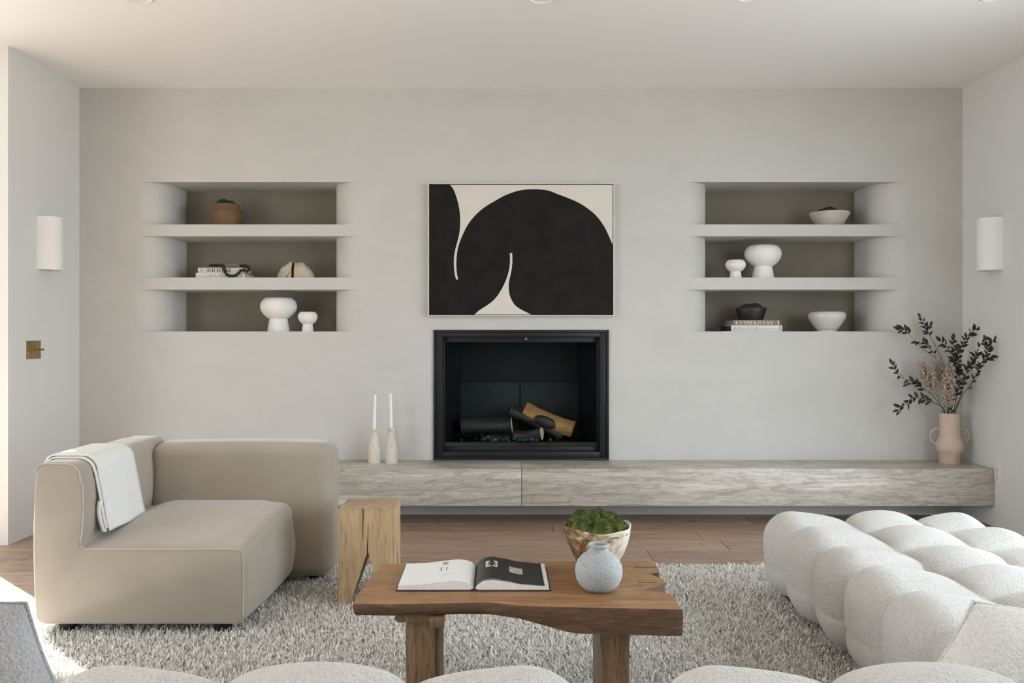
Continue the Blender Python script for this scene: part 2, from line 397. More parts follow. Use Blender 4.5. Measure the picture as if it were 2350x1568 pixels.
# ------------------------------------------------------------------ fireplace
fx0, fx1, fz0, fz1 = ax(995, D), ax(1397, D), HZ + .001, az(757, D)
FP = thing('fireplace', 'black steel framed gas fireplace set into the wall above the stone hearth', 'fireplace', (.155, D, HZ))
def ring(name, o, i, y0, y1, m, parent, bev=.002):
    """rectangular frame: outer (x0,x1,z0,z1), inner (x0,x1,z0,z1)"""
    bm = bmesh.new()
    for b in ((o[0], i[0], y0, y1, o[2], o[3]), (i[1], o[1], y0, y1, o[2], o[3]), (i[0], i[1], y0, y1, i[3], o[3]), (i[0], i[1], y0, y1, o[2], i[2])):
        t = box_bm(b, bev, 2); me = bpy.data.meshes.new('tmp'); t.to_mesh(me); t.free(); bm.from_mesh(me); bpy.data.meshes.remove(me)
    return bm_obj(name, bm, m, parent, 35)
ring('outer_trim', (fx0, fx1, fz0, fz1), (fx0 + .016, fx1 - .016, fz0 + .014, fz1 - .016), D - .012, D + .03, M['iron'], FP)
ring('face_frame', (fx0 + .016, fx1 - .016, fz0 + .014, fz1 - .016), (fx0 + .056, fx1 - .058, fz0 + .052, fz1 - .046), D - .004, D + .05, M['iron'], FP, .004)
gx0, gx1, gz0, gz1 = fx0 + .056, fx1 - .058, fz0 + .052, fz1 - .046
GY = D + .055
ring('inner_frame', (gx0 - .01, gx1 + .01, gz0 - .01, gz1 + .01), (gx0 + .012, gx1 - .012, gz0 + .025, gz1 - .035), D + .045, D + .07, M['iron'], FP, .003)
box('glass_pane', (gx0 + .008, gx1 - .008, GY + .003, GY + .008, gz0 + .02, gz1 - .03), M['glass'], FP)
bx0, bx1, by1 = ax(1058, D + .36), ax(1328, D + .36), D + .36
bz0, bz1 = gz0 + .05, gz1 - .02
vs = [(gx0 + .01, D + .075, bz0), (gx1 - .01, D + .075, bz0), (gx1 - .01, D + .075, bz1), (gx0 + .01, D + .075, bz1), (bx0, by1, bz0), (bx1, by1, bz0), (bx1, by1, bz1), (bx0, by1, bz1)]
mk('firebox_shell', vs, [(0, 1, 5, 4), (3, 7, 6, 2), (0, 4, 7, 3), (1, 2, 6, 5)], M['iron'], FP)
bxm = (bx0 + bx1) / 2
box('back_panel', (bx0 - .02, bxm - .002, by1, by1 + .02, bz0, bz0 + .37), M['firebox'], FP, .004)
box('back_panel', (bxm + .002, bx1 + .02, by1, by1 + .02, bz0, bz0 + .37), M['firebox'], FP, .004)
box('back_wall', (bx0 - .02, bx1 + .02, by1 + .021, by1 + .03, bz0 - .02, bz1 + .02), M['iron'], FP)
lathe('latch_knob', [(0, .012), (.007, .012), (.010, .006), (.010, 0), (0, 0)], (0, 0, 0), M['brass'], FP, 16)
kn = bpy.data.objects['latch_knob']; kn.data.materials.clear(); kn.data.materials.append(plain('steel_knob', (.35, .35, .36), .3, 1.0))
kn.data.transform(Matrix.Translation((ax(1208, D), D + .05, gz1 - .012)) @ Matrix.Rotation(PI / 2, 4, 'X'))

def log(label, p0, p1, r0, r1, m, ends, split=None, seed=1):
    rr = random.Random(seed); P0, P1 = Vector(p0), Vector(p1); T = thing('fire_log', label, 'log', (P0 + P1) / 2, 'logs in the fireplace')
    ax_ = (P1 - P0).normalized(); u = ax_.cross(Vector((0, 1, 0))).normalized(); v = ax_.cross(u)
    n, s = 14, 18; vs, fs = [], []; ph = rr.random() * 6
    for i in range(n + 1):
        t = i / n; c = P0 + (P1 - P0) * t + u * .012 * math.sin(t * 3 + ph); r = r0 + (r1 - r0) * t
        for k_ in range(s):
            a = 2 * PI * k_ / s; q = r * (1 + .10 * math.sin(3 * a + ph + t * 2) + .05 * (rr.random() - .5))
            e = q if split is None else min(q, split * r / max(.2, abs(math.cos(a - .6))))
            vs.append(c + e * (math.cos(a) * u + math.sin(a) * v))
    for i in range(n):
        for k_ in range(s): fs.append((i * s + k_, i * s + (k_ + 1) % s, (i + 1) * s + (k_ + 1) % s, (i + 1) * s + k_))
    mk('bark' if m is M['bark'] else 'split_face', vs, fs, m, T, 60)
    for nm, i0 in (('cut_end', 0), ('cut_end', n)):
        idx = [vs[i0 * s + k_] for k_ in range(s)]
        c = sum(idx, Vector()) / s; mk(nm, idx + [c - ax_ * (.004 if i0 == 0 else -.004)], [(k_, (k_ + 1) % s, s) for k_ in range(s)], ends, T, 60)
    return T
fy = D + .20
EM = thing('ember_bed', 'glittering black coals scattered under the fireplace logs', 'embers', (.15, fy, bz0), None); EM['kind'] = 'stuff'
bm = bmesh.new()
for _ in range(150):
    x = random.gauss(ax(1170, fy), .12); yy = fy + random.uniform(-.10, .10); r = random.uniform(.006, .018)
    g = bmesh.ops.create_icosphere(bm, subdivisions=1, radius=r, matrix=Matrix.Translation((x, yy, bz0 + r * .8)))
    for vv in g['verts']: vv.co += Vector((random.uniform(-1, 1), random.uniform(-1, 1), random.uniform(-1, 1))) * r * .35
bm_obj('coals', bm, M['ember'], EM)
log('round black-barked log at the left of the fireplace', at(1060, 983, fy), at(1174, 972, fy - .03), .052, .052, M['bark'], M['log_end'], None, 3)
log('short dark log with a pale cut end lying lowest in the fireplace', at(1182, 1000, fy - .02), at(1244, 996, fy - .08), .040, .041, M['bark'], M['log_end'], None, 5)
log('dark split log leaning beneath the big orange split log', at(1172, 944, fy + .03), at(1290, 998, fy + .02), .042, .036, M['bark'], M['log_wood'], .7, 8)
LT = log('big orange-brown split log lying slanted on top of the fire', at(1203, 947, fy + .06), at(1316, 982, fy - .01), .062, .055, M['log_wood'], M['log_wood'], .72, 11)
# charred patch on the top log
bm = bmesh.new(); bmesh.ops.create_icosphere(bm, subdivisions=3, radius=1)
for vv in bm.verts:
    q = 1 + .08 * random.random(); vv.co = Vector((vv.co.x * .072 * q, vv.co.y * .024 * q, vv.co.z * .036 * q))
bmesh.ops.rotate(bm, verts=bm.verts[:], cent=(0, 0, 0), matrix=Matrix.Rotation(.42, 3, 'Y')); bmesh.ops.translate(bm, verts=bm.verts[:], vec=at(1252, 969, fy - .035))
bm_obj('charred_patch', bm, M['bark'], LT, 60)

# ------------------------------------------------------------------ painting
PY = D - .04
px0, px1, pz1, pz0 = ax(982, PY), ax(1410, PY), az(420, PY), az(726, PY)
PT = thing('framed_painting', 'black and cream abstract curves painting in a thin cream frame above the fireplace', 'painting', (.15, D, pz0))
ring('frame', (px0, px1, pz0, pz1), (px0 + .0065, px1 - .0065, pz0 + .0065, pz1 - .0065), PY, D - .001, M['frame_white'], PT, .001)
cv = box('canvas', (px0 + .0085, px1 - .0085, PY + .004, D - .002, pz0 + .0085, pz1 - .0085), M['canvas_black'], PT)
ix0, ix1, iz0, iz1 = px0 + .011, px1 - .011, pz0 + .011, pz1 - .011
def pp(u, v): return (ix0 + (u - 105) / (2068 - 105) * (ix1 - ix0), iz1 - (v - 100) / (1487 - 100) * (iz1 - iz0))
WA = spline([(322, 100, 0), (360, 150, 0), (395, 240, 0), (420, 340, 0), (432, 450, 0), (430, 560, 0), (415, 660, 0), (385, 770, 0), (368, 860, 0), (365, 950, 0), (372, 1040, 0), (388, 1112, 0)], 4) + \
     spline([(410, 1112, 0), (395, 1040, 0), (390, 950, 0), (395, 860, 0), (410, 770, 0), (440, 680, 0), (490, 570, 0), (540, 490, 0), (610, 410, 0), (700, 335, 0), (800, 275, 0), (920, 210, 0), (1060, 162, 0), (1180, 148, 0), (1300, 150, 0), (1390, 165, 0), (1480, 200, 0), (1600, 245, 0), (1720, 300, 0), (1830, 375, 0), (1910, 450, 0), (1980, 550, 0), (2030, 650, 0), (2068, 740, 0)], 4) + [(2068, 100, 0)]
WBp = [(965, 830, 0), (990, 830, 0)] + spline([(991, 860, 0), (992, 920, 0), (985, 1000, 0), (968, 1080, 0), (955, 1150, 0), (955, 1230, 0), (970, 1300, 0), (1015, 1380, 0), (1080, 1430, 0), (1195, 1487, 0)], 4) + \
      spline([(585, 1487, 0), (640, 1440, 0), (720, 1390, 0), (800, 1325, 0), (860, 1245, 0), (915, 1140, 0), (950, 1040, 0), (965, 950, 0), (968, 880, 0)], 4)
def flat_poly(name, pts2, y, m, parent, th=.0008):
    return prism(name, [(p[0], p[1]) for p in pts2], 'y', y - th, y, m, parent)
flat_poly('painted_shape', [pp(p[0], p[1]) for p in WA], PY + .004, M['canvas_white'], PT)
flat_poly('painted_shape', [pp(p[0], p[1]) for p in WBp], PY + .004, M['canvas_white'], PT)

# ------------------------------------------------------------------ wall lights, switch, outlet, ceiling spots
def sconce(label, xw, sgn, yc, z0, z1):
    T = thing('wall_sconce', label, 'wall light', (xw, yc, (z0 + z1) / 2), 'half-round wall lights')
    hw, pr, th = .082, .097, .006; n = 24; vs, fs = [], []
    for k_ in range(n + 1):
        a = PI * k_ / n
        for (q, z) in ((0, z0), (0, z1), (th, z1), (th, z0)):
            vs.append((xw + sgn * (pr - q) * math.sin(a), yc - (hw - q) * math.cos(a), z))
    for k_ in range(n):
        for j in range(4): fs.append((k_ * 4 + j, k_ * 4 + (j + 1) % 4, k_ * 4 + 4 + (j + 1) % 4, k_ * 4 + 4 + j))
    fs += [(0, 1, 2, 3), (n * 4 + 3, n * 4 + 2, n * 4 + 1, n * 4)]
    mk('shade', vs, fs, M['shade'], T, 40)
    a0, a1 = sorted((xw, xw + sgn * .012)); box('back_plate', (a0, a1, yc - .035, yc + .035, z0 + .05, z1 - .05), M['white_plastic'], T, .002)
    zc = (z0 + z1) / 2
    a0, a1 = sorted((xw + sgn * .012, xw + sgn * .05)); box('lamp_holder', (a0, a1, yc - .018, yc + .018, zc - .03, zc + .03), M['white_plastic'], T, .004)
sconce('white half-round wall light on the left side wall', XL, 1, 4.975, 1.518, 1.826)
sconce('white half-round wall light on the right side wall', XR, -1, 5.04, 1.520, 1.830)
T = thing('light_switch', 'aged brass toggle switch plate on the left side wall', 'light switch', (XL, 4.85, 1.054))
box('switch_plate', (XL, XL + .005, 4.777, 4.923, 1.002, 1.106), M['brass'], T, .001)
for k_ in range(4):
    yc = 4.798 + .034 * k_
    tube('toggle', [(XL + .005, yc, 1.055), (XL + .010, yc, 1.055), (XL + .011, yc, 1.055), (XL + .026, yc, 1.055), (XL + .034, yc, 1.054)], [.009, .009, .0055, .0055, .0068], M['brass'], T, 10)
T = thing('power_outlet', 'white power outlet on the right wall beside the hearth end', 'outlet', (XR, 5.0, .318))
box('cover_plate', (XR - .006, XR, 4.967, 5.036, .262, .376), M['white_plastic'], T, .002)
for zz in (.295, .343):
    s_ = box('socket', (XR - .008, XR - .006, 4.985, 5.018, zz - .015, zz + .015), M['white_plastic'], T, .001)
    for dy in (-.006, .006): box('slot', (XR - .0085, XR - .0079, 5.0015 + dy - .0012, 5.0015 + dy + .0012, zz - .005, zz + .006), M['ink'], s_)
for (pxc, lab) in ((325, 'round recessed ceiling light nearest the left wall'), (1243, 'round recessed ceiling light in the middle above the fireplace'), (1713, 'round recessed ceiling light third from the left wall'), (2270, 'round recessed ceiling light nearest the right wall')):
    yc = 3.925 if pxc < 1500 else 3.905; xc = ax(pxc, 3.97)
    T = thing('ceiling_spot', lab, 'ceiling light', (xc, yc, ZC), 'recessed ceiling lights')
    lathe('trim_ring', [(.055, 0), (.058, -.010), (.062, -.012), (.076, -.006), (.078, 0)], (xc, yc, ZC), M['white_plastic'], T, 40)
    lathe('diffuser', [(0, -.003), (.056, -.003), (.057, 0)], (xc, yc, ZC), M['shade'], T, 40)

# ------------------------------------------------------------------ rug
RUG = (-1.86, 2.3, 1.0, 4.12); RZ = .022
def rug():
    T = thing('shag_rug', 'cream shaggy wool rug under the coffee table and armchair', 'rug', (.2, 2.6, 0))
    box('backing', (RUG[0], RUG[1], RUG[2], RUG[3], .0005, .006), plain('rug_backing', (.30, .28, .245), .98, var=.3, vs=90), T)
    n = 330000
    X = rng.uniform(RUG[0], RUG[1], n); Y = RUG[3] - (RUG[3] - 1.9) * rng.uniform(0, 1, n)
    cl = np.sin(X * 61 + 3 * np.sin(Y * 37)) * np.sin(Y * 67 + 3 * np.sin(X * 41))
    L = rng.uniform(.018, .032, n) * (1 + .18 * cl); a = rng.uniform(0, 2 * PI, n) + 1.2 * cl; lean = np.abs(rng.normal(.55, .32, n))
    wd = rng.uniform(.0016, .0030, n)
    dx, dy = np.cos(a), np.sin(a); h = L * np.cos(np.clip(lean, 0, 1.25)); o = L * np.sin(np.clip(lean, 0, 1.25))
    sx, sy = -dy * wd, dx * wd
    tw = rng.uniform(-.8, .8, n); tx, ty = np.cos(a + PI / 2 + tw) * wd, np.sin(a + PI / 2 + tw) * wd
    co = np.empty((n, 6, 3), np.float32)
    for i, (t, q, ww) in enumerate(((0, 0, 1), (.5, .35, 1), (1, 1, .6))):
        z = .005 + h * (t if i != 1 else .6); cx_ = X + dx * o * q; cy_ = Y + dy * o * q
        ux, uy = (sx, sy) if i < 2 else (tx, ty)
        co[:, i * 2] = np.stack([cx_ - ux * ww, cy_ - uy * ww, z], 1); co[:, i * 2 + 1] = np.stack([cx_ + ux * ww, cy_ + uy * ww, z], 1)
    me = bpy.data.meshes.new('pile'); me.vertices.add(n * 6); me.vertices.foreach_set('co', co.ravel())
    base = (np.arange(n) * 6)[:, None]; q = np.stack([base + np.array([0, 1, 3, 2]), base + np.array([2, 3, 5, 4])], 1).reshape(-1)
    me.loops.add(len(q)); me.loops.foreach_set('vertex_index', q.astype(np.int32))
    me.polygons.add(n * 2); me.polygons.foreach_set('loop_start', np.arange(n * 2, dtype=np.int32) * 4)
    me.update(calc_edges=True); me.validate()
    v = rng.uniform(0, 1, n) ** 1.5; ca = me.color_attributes.new('yarn', 'FLOAT_COLOR', 'POINT')
    col = np.ones((n, 6, 4), np.float32); c0 = np.array([.87, .855, .82]); c1 = np.array([.58, .55, .50])
    col[:, :, :3] = (c0 + (c1 - c0) * v[:, None])[:, None, :]
    ca.data.foreach_set('color', col.ravel())
    nn = N('wool_pile'); nn.set(Roughness=.95); nn.b.inputs['Specular IOR Level'].default_value = .1
    at_ = nn.new('ShaderNodeVertexColor'); at_.layer_name = 'yarn'; nn.ln(at_.outputs[0], nn.b.inputs['Base Color'])
    p = link('pile', me, nn.m, T); p['kind'] = 'stuff'
rug()

# ------------------------------------------------------------------ tufted modular sofa
def tufted_mesh(name, hs, r, bnd, amp, res=.0085, e=.42, ez=.045):
    """rounded block (half sizes hs, corner radius r) pinched along the seam planes bnd = (xs, ys, zs)"""
    hs = np.array(hs); core = hs - r
    bm = bmesh.new(); quads = []; verts = {}
    vs, fs, idx = [], [], {}
    def key(p): return (round(p[0], 6), round(p[1], 6), round(p[2], 6))
    ns = [max(8, int(2 * h / res)) for h in hs]
    lin = [np.linspace(-1, 1, n + 1) for n in ns]
    lin = [np.sign(l) * np.abs(l) ** .92 for l in lin]
    for axis in range(3):
        b, c = [k_ for k_ in range(3) if k_ != axis]
        for sg in (-1, 1):
            g = np.empty((ns[b] + 1, ns[c] + 1), int)
            for i in range(ns[b] + 1):
                for j in range(ns[c] + 1):
                    p = [0, 0, 0]; p[axis] = sg; p[b] = lin[b][i]; p[c] = lin[c][j]; kk = key(p)
                    if kk not in idx: idx[kk] = len(vs); vs.append(p)
                    g[i, j] = idx[kk]
            for i in range(ns[b]):
                for j in range(ns[c]):
                    q = (g[i, j], g[i + 1, j], g[i + 1, j + 1], g[i, j + 1])
                    if (sg > 0) != (axis == 1): fs.append(q)
                    else: fs.append(q[::-1])
    P = np.array(vs) * hs
    K = np.clip(P, -core, core); dv = P - K; ln = np.linalg.norm(dv, axis=1, keepdims=True); n = dv / np.maximum(ln, 1e-9)
    Q = K + n * r
    f = np.ones(len(Q)); dm = np.ones(len(Q))
    for k_ in range(3):
        bd = np.array(bnd[k_]); i = np.clip(np.searchsorted(bd, Q[:, k_]) - 1, 0, len(bd) - 2)
        s = (2 * Q[:, k_] - bd[i] - bd[i + 1]) / (bd[i + 1] - bd[i]); p = np.clip(1 - s * s, 0, 1)
        f *= np.power(p + 1e-4, (ez if k_ == 2 else e) * (1 - n[:, k_] ** 2))
    Q = Q + n * (amp * (f - .75))[:, None]
    me = bpy.data.meshes.new(name); me.from_pydata(Q.tolist(), [], fs); me.update(); me.materials.append(M['boucle'])
    me.polygons.foreach_set('use_smooth', [True] * len(me.polygons))
    return me
ZS = .205                                            # half height of a seat block
seat_me = tufted_mesh('seat_cushion', (.432, .418, .165), .10, ([-.75, -.145, .145, .75], [-.75, -.14, .14, .75], [-.62, -.035, .50]), .060, e=.48)
chaise_me = tufted_mesh('seat_cushion', (.450, .418, .168), .115, ([-.85, -.115, .175, .85], [-.62, -.14, .14, .62], [-.80, -.045, .60]), .064, e=.50)
back_me = tufted_mesh('back_cushion', (.418, .135, .165), .11, ([-.80, -.14, .14, .80], [-.8, .8], [-.60, -.02, .60]), .048)
leg_me = None
def module(label, x, y, me, back=False, rz=0, zc=.222, backx=0, backz=.468, backdy=-.29):
    T = thing('sofa_module', label, 'sofa', (x, y, .03), 'tufted ivory sofa modules')
    o = link('seat_cushion', me, None, T); o.location = (x, y, zc); o.rotation_euler.z = rz
    for sx in (-1, 1):
        for sy in (-1, 1): box('foot', (x + sx * .33 - .03, x + sx * .33 + .03, y + sy * .33 - .03, y + sy * .33 + .03, .010, .085), M['black_plastic'], T, .004)
    if back:
        b = link('back_cushion', back_me, None, T); b.location = (x + backx, y + backdy, backz)
    return T
module('tufted ivory chaise block farthest from the camera, nearest the hearth', 1.585, 3.255, chaise_me)
module('tufted ivory chaise block between the far block and the pillow', 1.585, 2.415, chaise_me)
module('corner block of the ivory sofa under the white pillow', 1.585, 1.50, chaise_me)
module('ivory sofa seat with backrest at the bottom middle of the photo', -.275, 1.475, seat_me, True, backdy=-.225)
module('ivory sofa seat with backrest at the bottom right of the photo', .655, 1.475, seat_me, True, backdy=-.225)
module('ivory sofa seat holding the shade-grey boucle pillow at bottom left', -1.18, 1.33, seat_me)

def pillow(name, label, size, th, loc, rot, m, seed=1, group=None, shear=0.0):
    n = 44; rr = random.Random(seed); vs, fs = [], []
    ph = [rr.uniform(0, 6) for _ in range(6)]
    for side in (1, -1):
        for i in range(n + 1):
            for j in range(n + 1):
                u, v = -1 + 2 * i / n, -1 + 2 * j / n
                pinch = 1 - .10 * (1 - abs(u) ** 2.2) * abs(v) ** 3 ; pv = 1 - .10 * (1 - abs(v) ** 2.2) * abs(u) ** 3
                h = max(0, (1 - abs(u) ** 2.6)) ** .55 * max(0, (1 - abs(v) ** 2.6)) ** .55
                wr = .05 * math.sin(5 * u + 3 * v + ph[0]) * math.sin(4 * v - 2 * u + ph[1])
                vs.append((u * size[0] * pv + shear * v * size[1], side * th * (h + h * wr), v * size[1] * pinch))
    m1 = (n + 1) ** 2
    for s_ in (0, 1):
        for i in range(n):
            for j in range(n):
                q = tuple(s_ * m1 + x for x in (i * (n + 1) + j, (i + 1) * (n + 1) + j, (i + 1) * (n + 1) + j + 1, i * (n + 1) + j + 1))
                fs.append(q if s_ else q[::-1])
    T = thing(name, label, 'pillow', loc, group)
    me = bpy.data.meshes.new('cover'); me.from_pydata(vs, [], fs)
    bm = bmesh.new(); bm.from_mesh(me); bmesh.ops.remove_doubles(bm, verts=bm.verts[:], dist=1e-4); bm.to_mesh(me); bm.free()
    o = link('cover', me, m, T, 180); o.location = loc; o.rotation_euler = rot
    edge = []
    k_ = 60
    for t in range(4 * k_):
        s_, f = divmod(t, k_); f = -1 + 2 * f / k_
        u, v = ((f, -1), (1, f), (-f, 1), (-1, -f))[s_]
        pinch = 1 - .10 * (1 - abs(u) ** 2.2) * abs(v) ** 3; pv = 1 - .10 * (1 - abs(v) ** 2.2) * abs(u) ** 3
        edge.append((u * size[0] * pv + shear * v * size[1], 0, v * size[1] * pinch))
    pz = tube('piping', edge, .003, m, T, 6, True); pz.location = loc; pz.rotation_euler = rot
    return T
pillow('throw_pillow', 'boucle pillow coloured grey for shade at the bottom left corner of the photo', (.22, .17), .085, (-.925, 1.45, .520), (-.35, .15, 0), boucle('shaded_boucle_knit', (.40, .40, .405), 150, .7), 2, None, -.9)  # this pillow's shade is put into its grey base colour
pillow('throw_pillow', 'white boucle pillow at the right edge on the tufted sofa', (.20, .14), .08, (.950, 1.52, .520), (-.5, .05, 0), M['boucle_cushion'], 5, None, .95)

# ------------------------------------------------------------------ corner armchair
AX0, AX1, AXR, AY0, AYB = -1.723, -1.552, -.943, 3.17, 3.80
def armchair():
    T = thing('corner_armchair', 'taupe velvet corner armchair with the white throw over its arm', 'armchair', (-1.3, 3.55, .03))
    zb, zt, zs = .060, .663, .343
    def arc(cx, cz, r, a0, a1, n=8): return [(cx + r * math.cos(math.radians(a0 + (a1 - a0) * k_ / n)), cz + r * math.sin(math.radians(a0 + (a1 - a0) * k_ / n))) for k_ in range(n + 1)]
    def lin(a, b, n): return [(a[0] + (b[0] - a[0]) * k_ / n, a[1] + (b[1] - a[1]) * k_ / n) for k_ in range(1, n)]
    P = []; tagp = []
    def add(pts, t):
        for p in pts: P.append(p); tagp.append(t)
    add(arc(AX0 + .035, zb + .035, .035, 270, 180), 'o'); add(lin((AX0, zb + .035), (AX0, zt - .035), 8), 'o')
    add(arc(AX0 + .035, zt - .035, .035, 180, 90), 'a'); add(lin((AX0 + .035, zt), (AX1 - .055, zt), 4), 'a')
    add(arc(AX1 - .055, zt - .055, .055, 90, 0), 'a'); add(lin((AX1, zt - .055), (AX1, zs + .02), 8), 'i')
    add(arc(AX1 + .02, zs + .02, .02, 180, 270, 5), 's'); add(lin((AX1 + .02, zs), (AXR - .03, zs), 18), 's')
    add(arc(AXR - .03, zs - .03, .03, 90, 0, 6), 'e'); add(lin((AXR, zs - .03), (AXR, zb + .03), 10), 'r')
    add(arc(AXR - .03, zb + .03, .03, 0, -90), 'r'); add(lin((AXR - .03, zb), (AX0 + .035, zb), 10), 'b')
    n = len(P); nor = []
    for k_ in range(n):
        a, b = P[k_ - 1], P[(k_ + 1) % n]; t = Vector((b[0] - a[0], b[1] - a[1])).normalized(); nor.append((-t.y, t.x))
    YE = AYB + .06
    ys = [(AY0, -.010), (AY0 + .003, -.0045), (AY0 + .010, 0)] + [(AY0 + .01 + (YE - AY0 - .01) * k_ / 18, 0) for k_ in range(1, 19)]
    vs, fs = [], []
    for (yy, ins) in ys:
        t = max(0, min(1, (yy - AY0) / (AYB - AY0)))
        cr = .058 * (math.sin(t * PI * .62) / math.sin(PI * .62)) ** .9 if t > 0 else 0
        for (p, g, nn) in zip(P, tagp, nor):
            x, z = p[0] + nn[0] * ins, p[1] + nn[1] * ins
            if g == 's' or g == 'e':
                fx = max(0, min(1, (x - AX1) / .10)); fr = max(0, min(1, (AXR - x) / .10)); z += cr * (.45 + .55 * min(fx, 1)) * (.72 + .28 * fr)
            if g in ('r', 'e'):
                zz = (p[1] - zb) / (zs - zb); x += .045 * math.sin(t * PI * .6) * (.45 + .55 * math.sin(PI * min(1, max(0, zz))))
            if g == 'i': x += .012 * math.sin(PI * (p[1] - zs) / (zt - zs))
            if g == 'a': z += .010 * t
            if g == 'o': x -= .010 * math.sin(PI * (p[1] - zb) / (zt - zb))
            vs.append((x, yy, z))
    m_ = len(ys)
    for i in range(m_ - 1):
        for k_ in range(n): fs.append((i * n + k_, i * n + (k_ + 1) % n, (i + 1) * n + (k_ + 1) % n, (i + 1) * n + k_))
    fs.append(tuple(range(n - 1, -1, -1)))
    mk('seat_and_arm', vs, fs, M['velvet'], T, 50)
    seam = [vs[2 * n + k_] for k_ in range(9, 9 + 0)]
    i0 = tagp.index('a'); i1 = max(k_ for k_ in range(n) if tagp[k_] == 'r') - 8
    tube('piping', [Vector(vs[n + k_]) + Vector((nor[k_][0] * .0012, -.0008, nor[k_][1] * .0012)) for k_ in range(i0, i1 + 1)], .0028, M['velvet_seam'], T, 6)
    side = [Vector(vs[i * n + k_]) for k_ in [tagp.index('e') + 2] for i in range(2, m_ - 3)]
    tube('piping', [p + Vector((.0008, 0, .0008)) for p in side], .0022, M['velvet_seam'], T, 6)
    # arm keeps running to the back corner
    bm = box_bm((AX0, AX1 + .004, AYB - .10, 4.0, zb, zt + .008), 0)
    bmesh.ops.bevel(bm, geom=bm.edges[:], offset=.045, segments=5, profile=.5, affect='EDGES'); bm_obj('arm_corner', bm, M['velvet'], T, 60)
    # backrest slab
    bm = box_bm((AX1 - .010, -.735, AYB, 4.0, zb - .012, .652), 0)
    bmesh.ops.subdivide_edges(bm, edges=[e for e in bm.edges if abs((e.verts[0].co - e.verts[1].co).x) > .3], cuts=6, use_grid_fill=True)
    bmesh.ops.bevel(bm, geom=[e for e in bm.edges if len(e.link_faces) == 2 and e.calc_face_angle(0) > 1], offset=.062, segments=8, profile=.5, affect='EDGES')
    for v in bm.verts:
        t = (v.co.x - AX1) / (.735 - 1.552 + 1.634); v.co.z += .008 * math.sin(PI * max(0, min(1, (v.co.x - AX1) / .82))) if v.co.z > .5 else 0
    bm_obj('backrest', bm, M['velvet'], T, 60)
    for (x, yy) in ((AX0 + .09, AY0 + .07), (AXR - .10, AY0 + .07), (AX0 + .09, 3.92), (-.83, 3.92)):
        lathe('foot', [(0, 0), (.030, 0), (.034, .006), (.034, .045), (0, .045)], (x, yy, .016), M['black_plastic'], T, 20)
M['velvet_seam'] = velvet('taupe_velvet_piping', (.44, .39, .33))
armchair()

# throw over the arm
def throw_path(off):
    x0, x1, zt = AX0 - .010 - off, AX1 + .004 + off, .668 + off
    p = [(x0 - .030, .10), (x0 - .026, .25), (x0 - .014, .42), (x0 - .006, .55), (x0, .62)]
    for a in range(170, 89, -16): p.append((x0 + .04 + .04 * math.cos(math.radians(a)), zt - .04 + .04 * math.sin(math.radians(a))))
    for a in range(90, 9, -16): p.append((x1 - .06 + .06 * math.cos(math.radians(a)), zt - .06 + .06 * math.sin(math.radians(a))))
    return p + [(x1 + .012, .56), (x1 + .024, .50), (x1 + .036, .43), (x1 + .048, .385)]
def throw():
    T = thing('throw_blanket', 'folded white cotton throw draped over the armchair arm', 'blanket', (-1.64, 3.43, .40))
    for nm, off, y0, y1, lo in (('top_layer', .010, 3.275, 3.605, 0), ('under_layer', .001, 3.262, 3.59, .012)):
        path = spline([(a, 0, b) for a, b in throw_path(off)], 3); n = len(path); m_ = 16; vs, fs = [], []
        for i, p in enumerate(path):
            for j in range(m_ + 1):
                t = j / m_; w_ = .004 * math.sin(t * 9 + i * .06) * (abs(i / n - .45) * 1.6)
                x = p.x + w_; z = p.z + lo * (i > n * .8)
                yy = y0 + (y1 - y0) * t
                vs.append((x, yy, z))
        for i in range(n - 1):
            for j in range(m_): a = i * (m_ + 1) + j; fs.append((a, a + 1, a + m_ + 2, a + m_ + 1))
        o = mk(nm, vs, fs, M['throw'], T, 180)
        sm = o.modifiers.new('s', 'SOLIDIFY'); sm.thickness = .006; sm.offset = 0
    # turned-back fold showing at the near lower edge
    x1 = AX1 + .03
    pts = [(x1 - .006, .505), (x1 - .010, .46), (x1 - .002, .42), (x1 + .010, .385)]
    vs, fs = [], []
    path = spline([(a, 0, b) for a, b in pts], 4)
    for i, p in enumerate(path):
        for j in range(9):
            a = PI * j / 8; vs.append((p.x + .010 * math.cos(a) + .004, 3.268 - .014 * math.sin(a) * (1 - .3 * i / len(path)), p.z))
    for i in range(len(path) - 1):
        for j in range(8): a = i * 9 + j; fs.append((a, a + 1, a + 10, a + 9))
    o = mk('turned_fold', vs, fs, M['throw'], T, 180); sm = o.modifiers.new('s', 'SOLIDIFY'); sm.thickness = .004
throw()

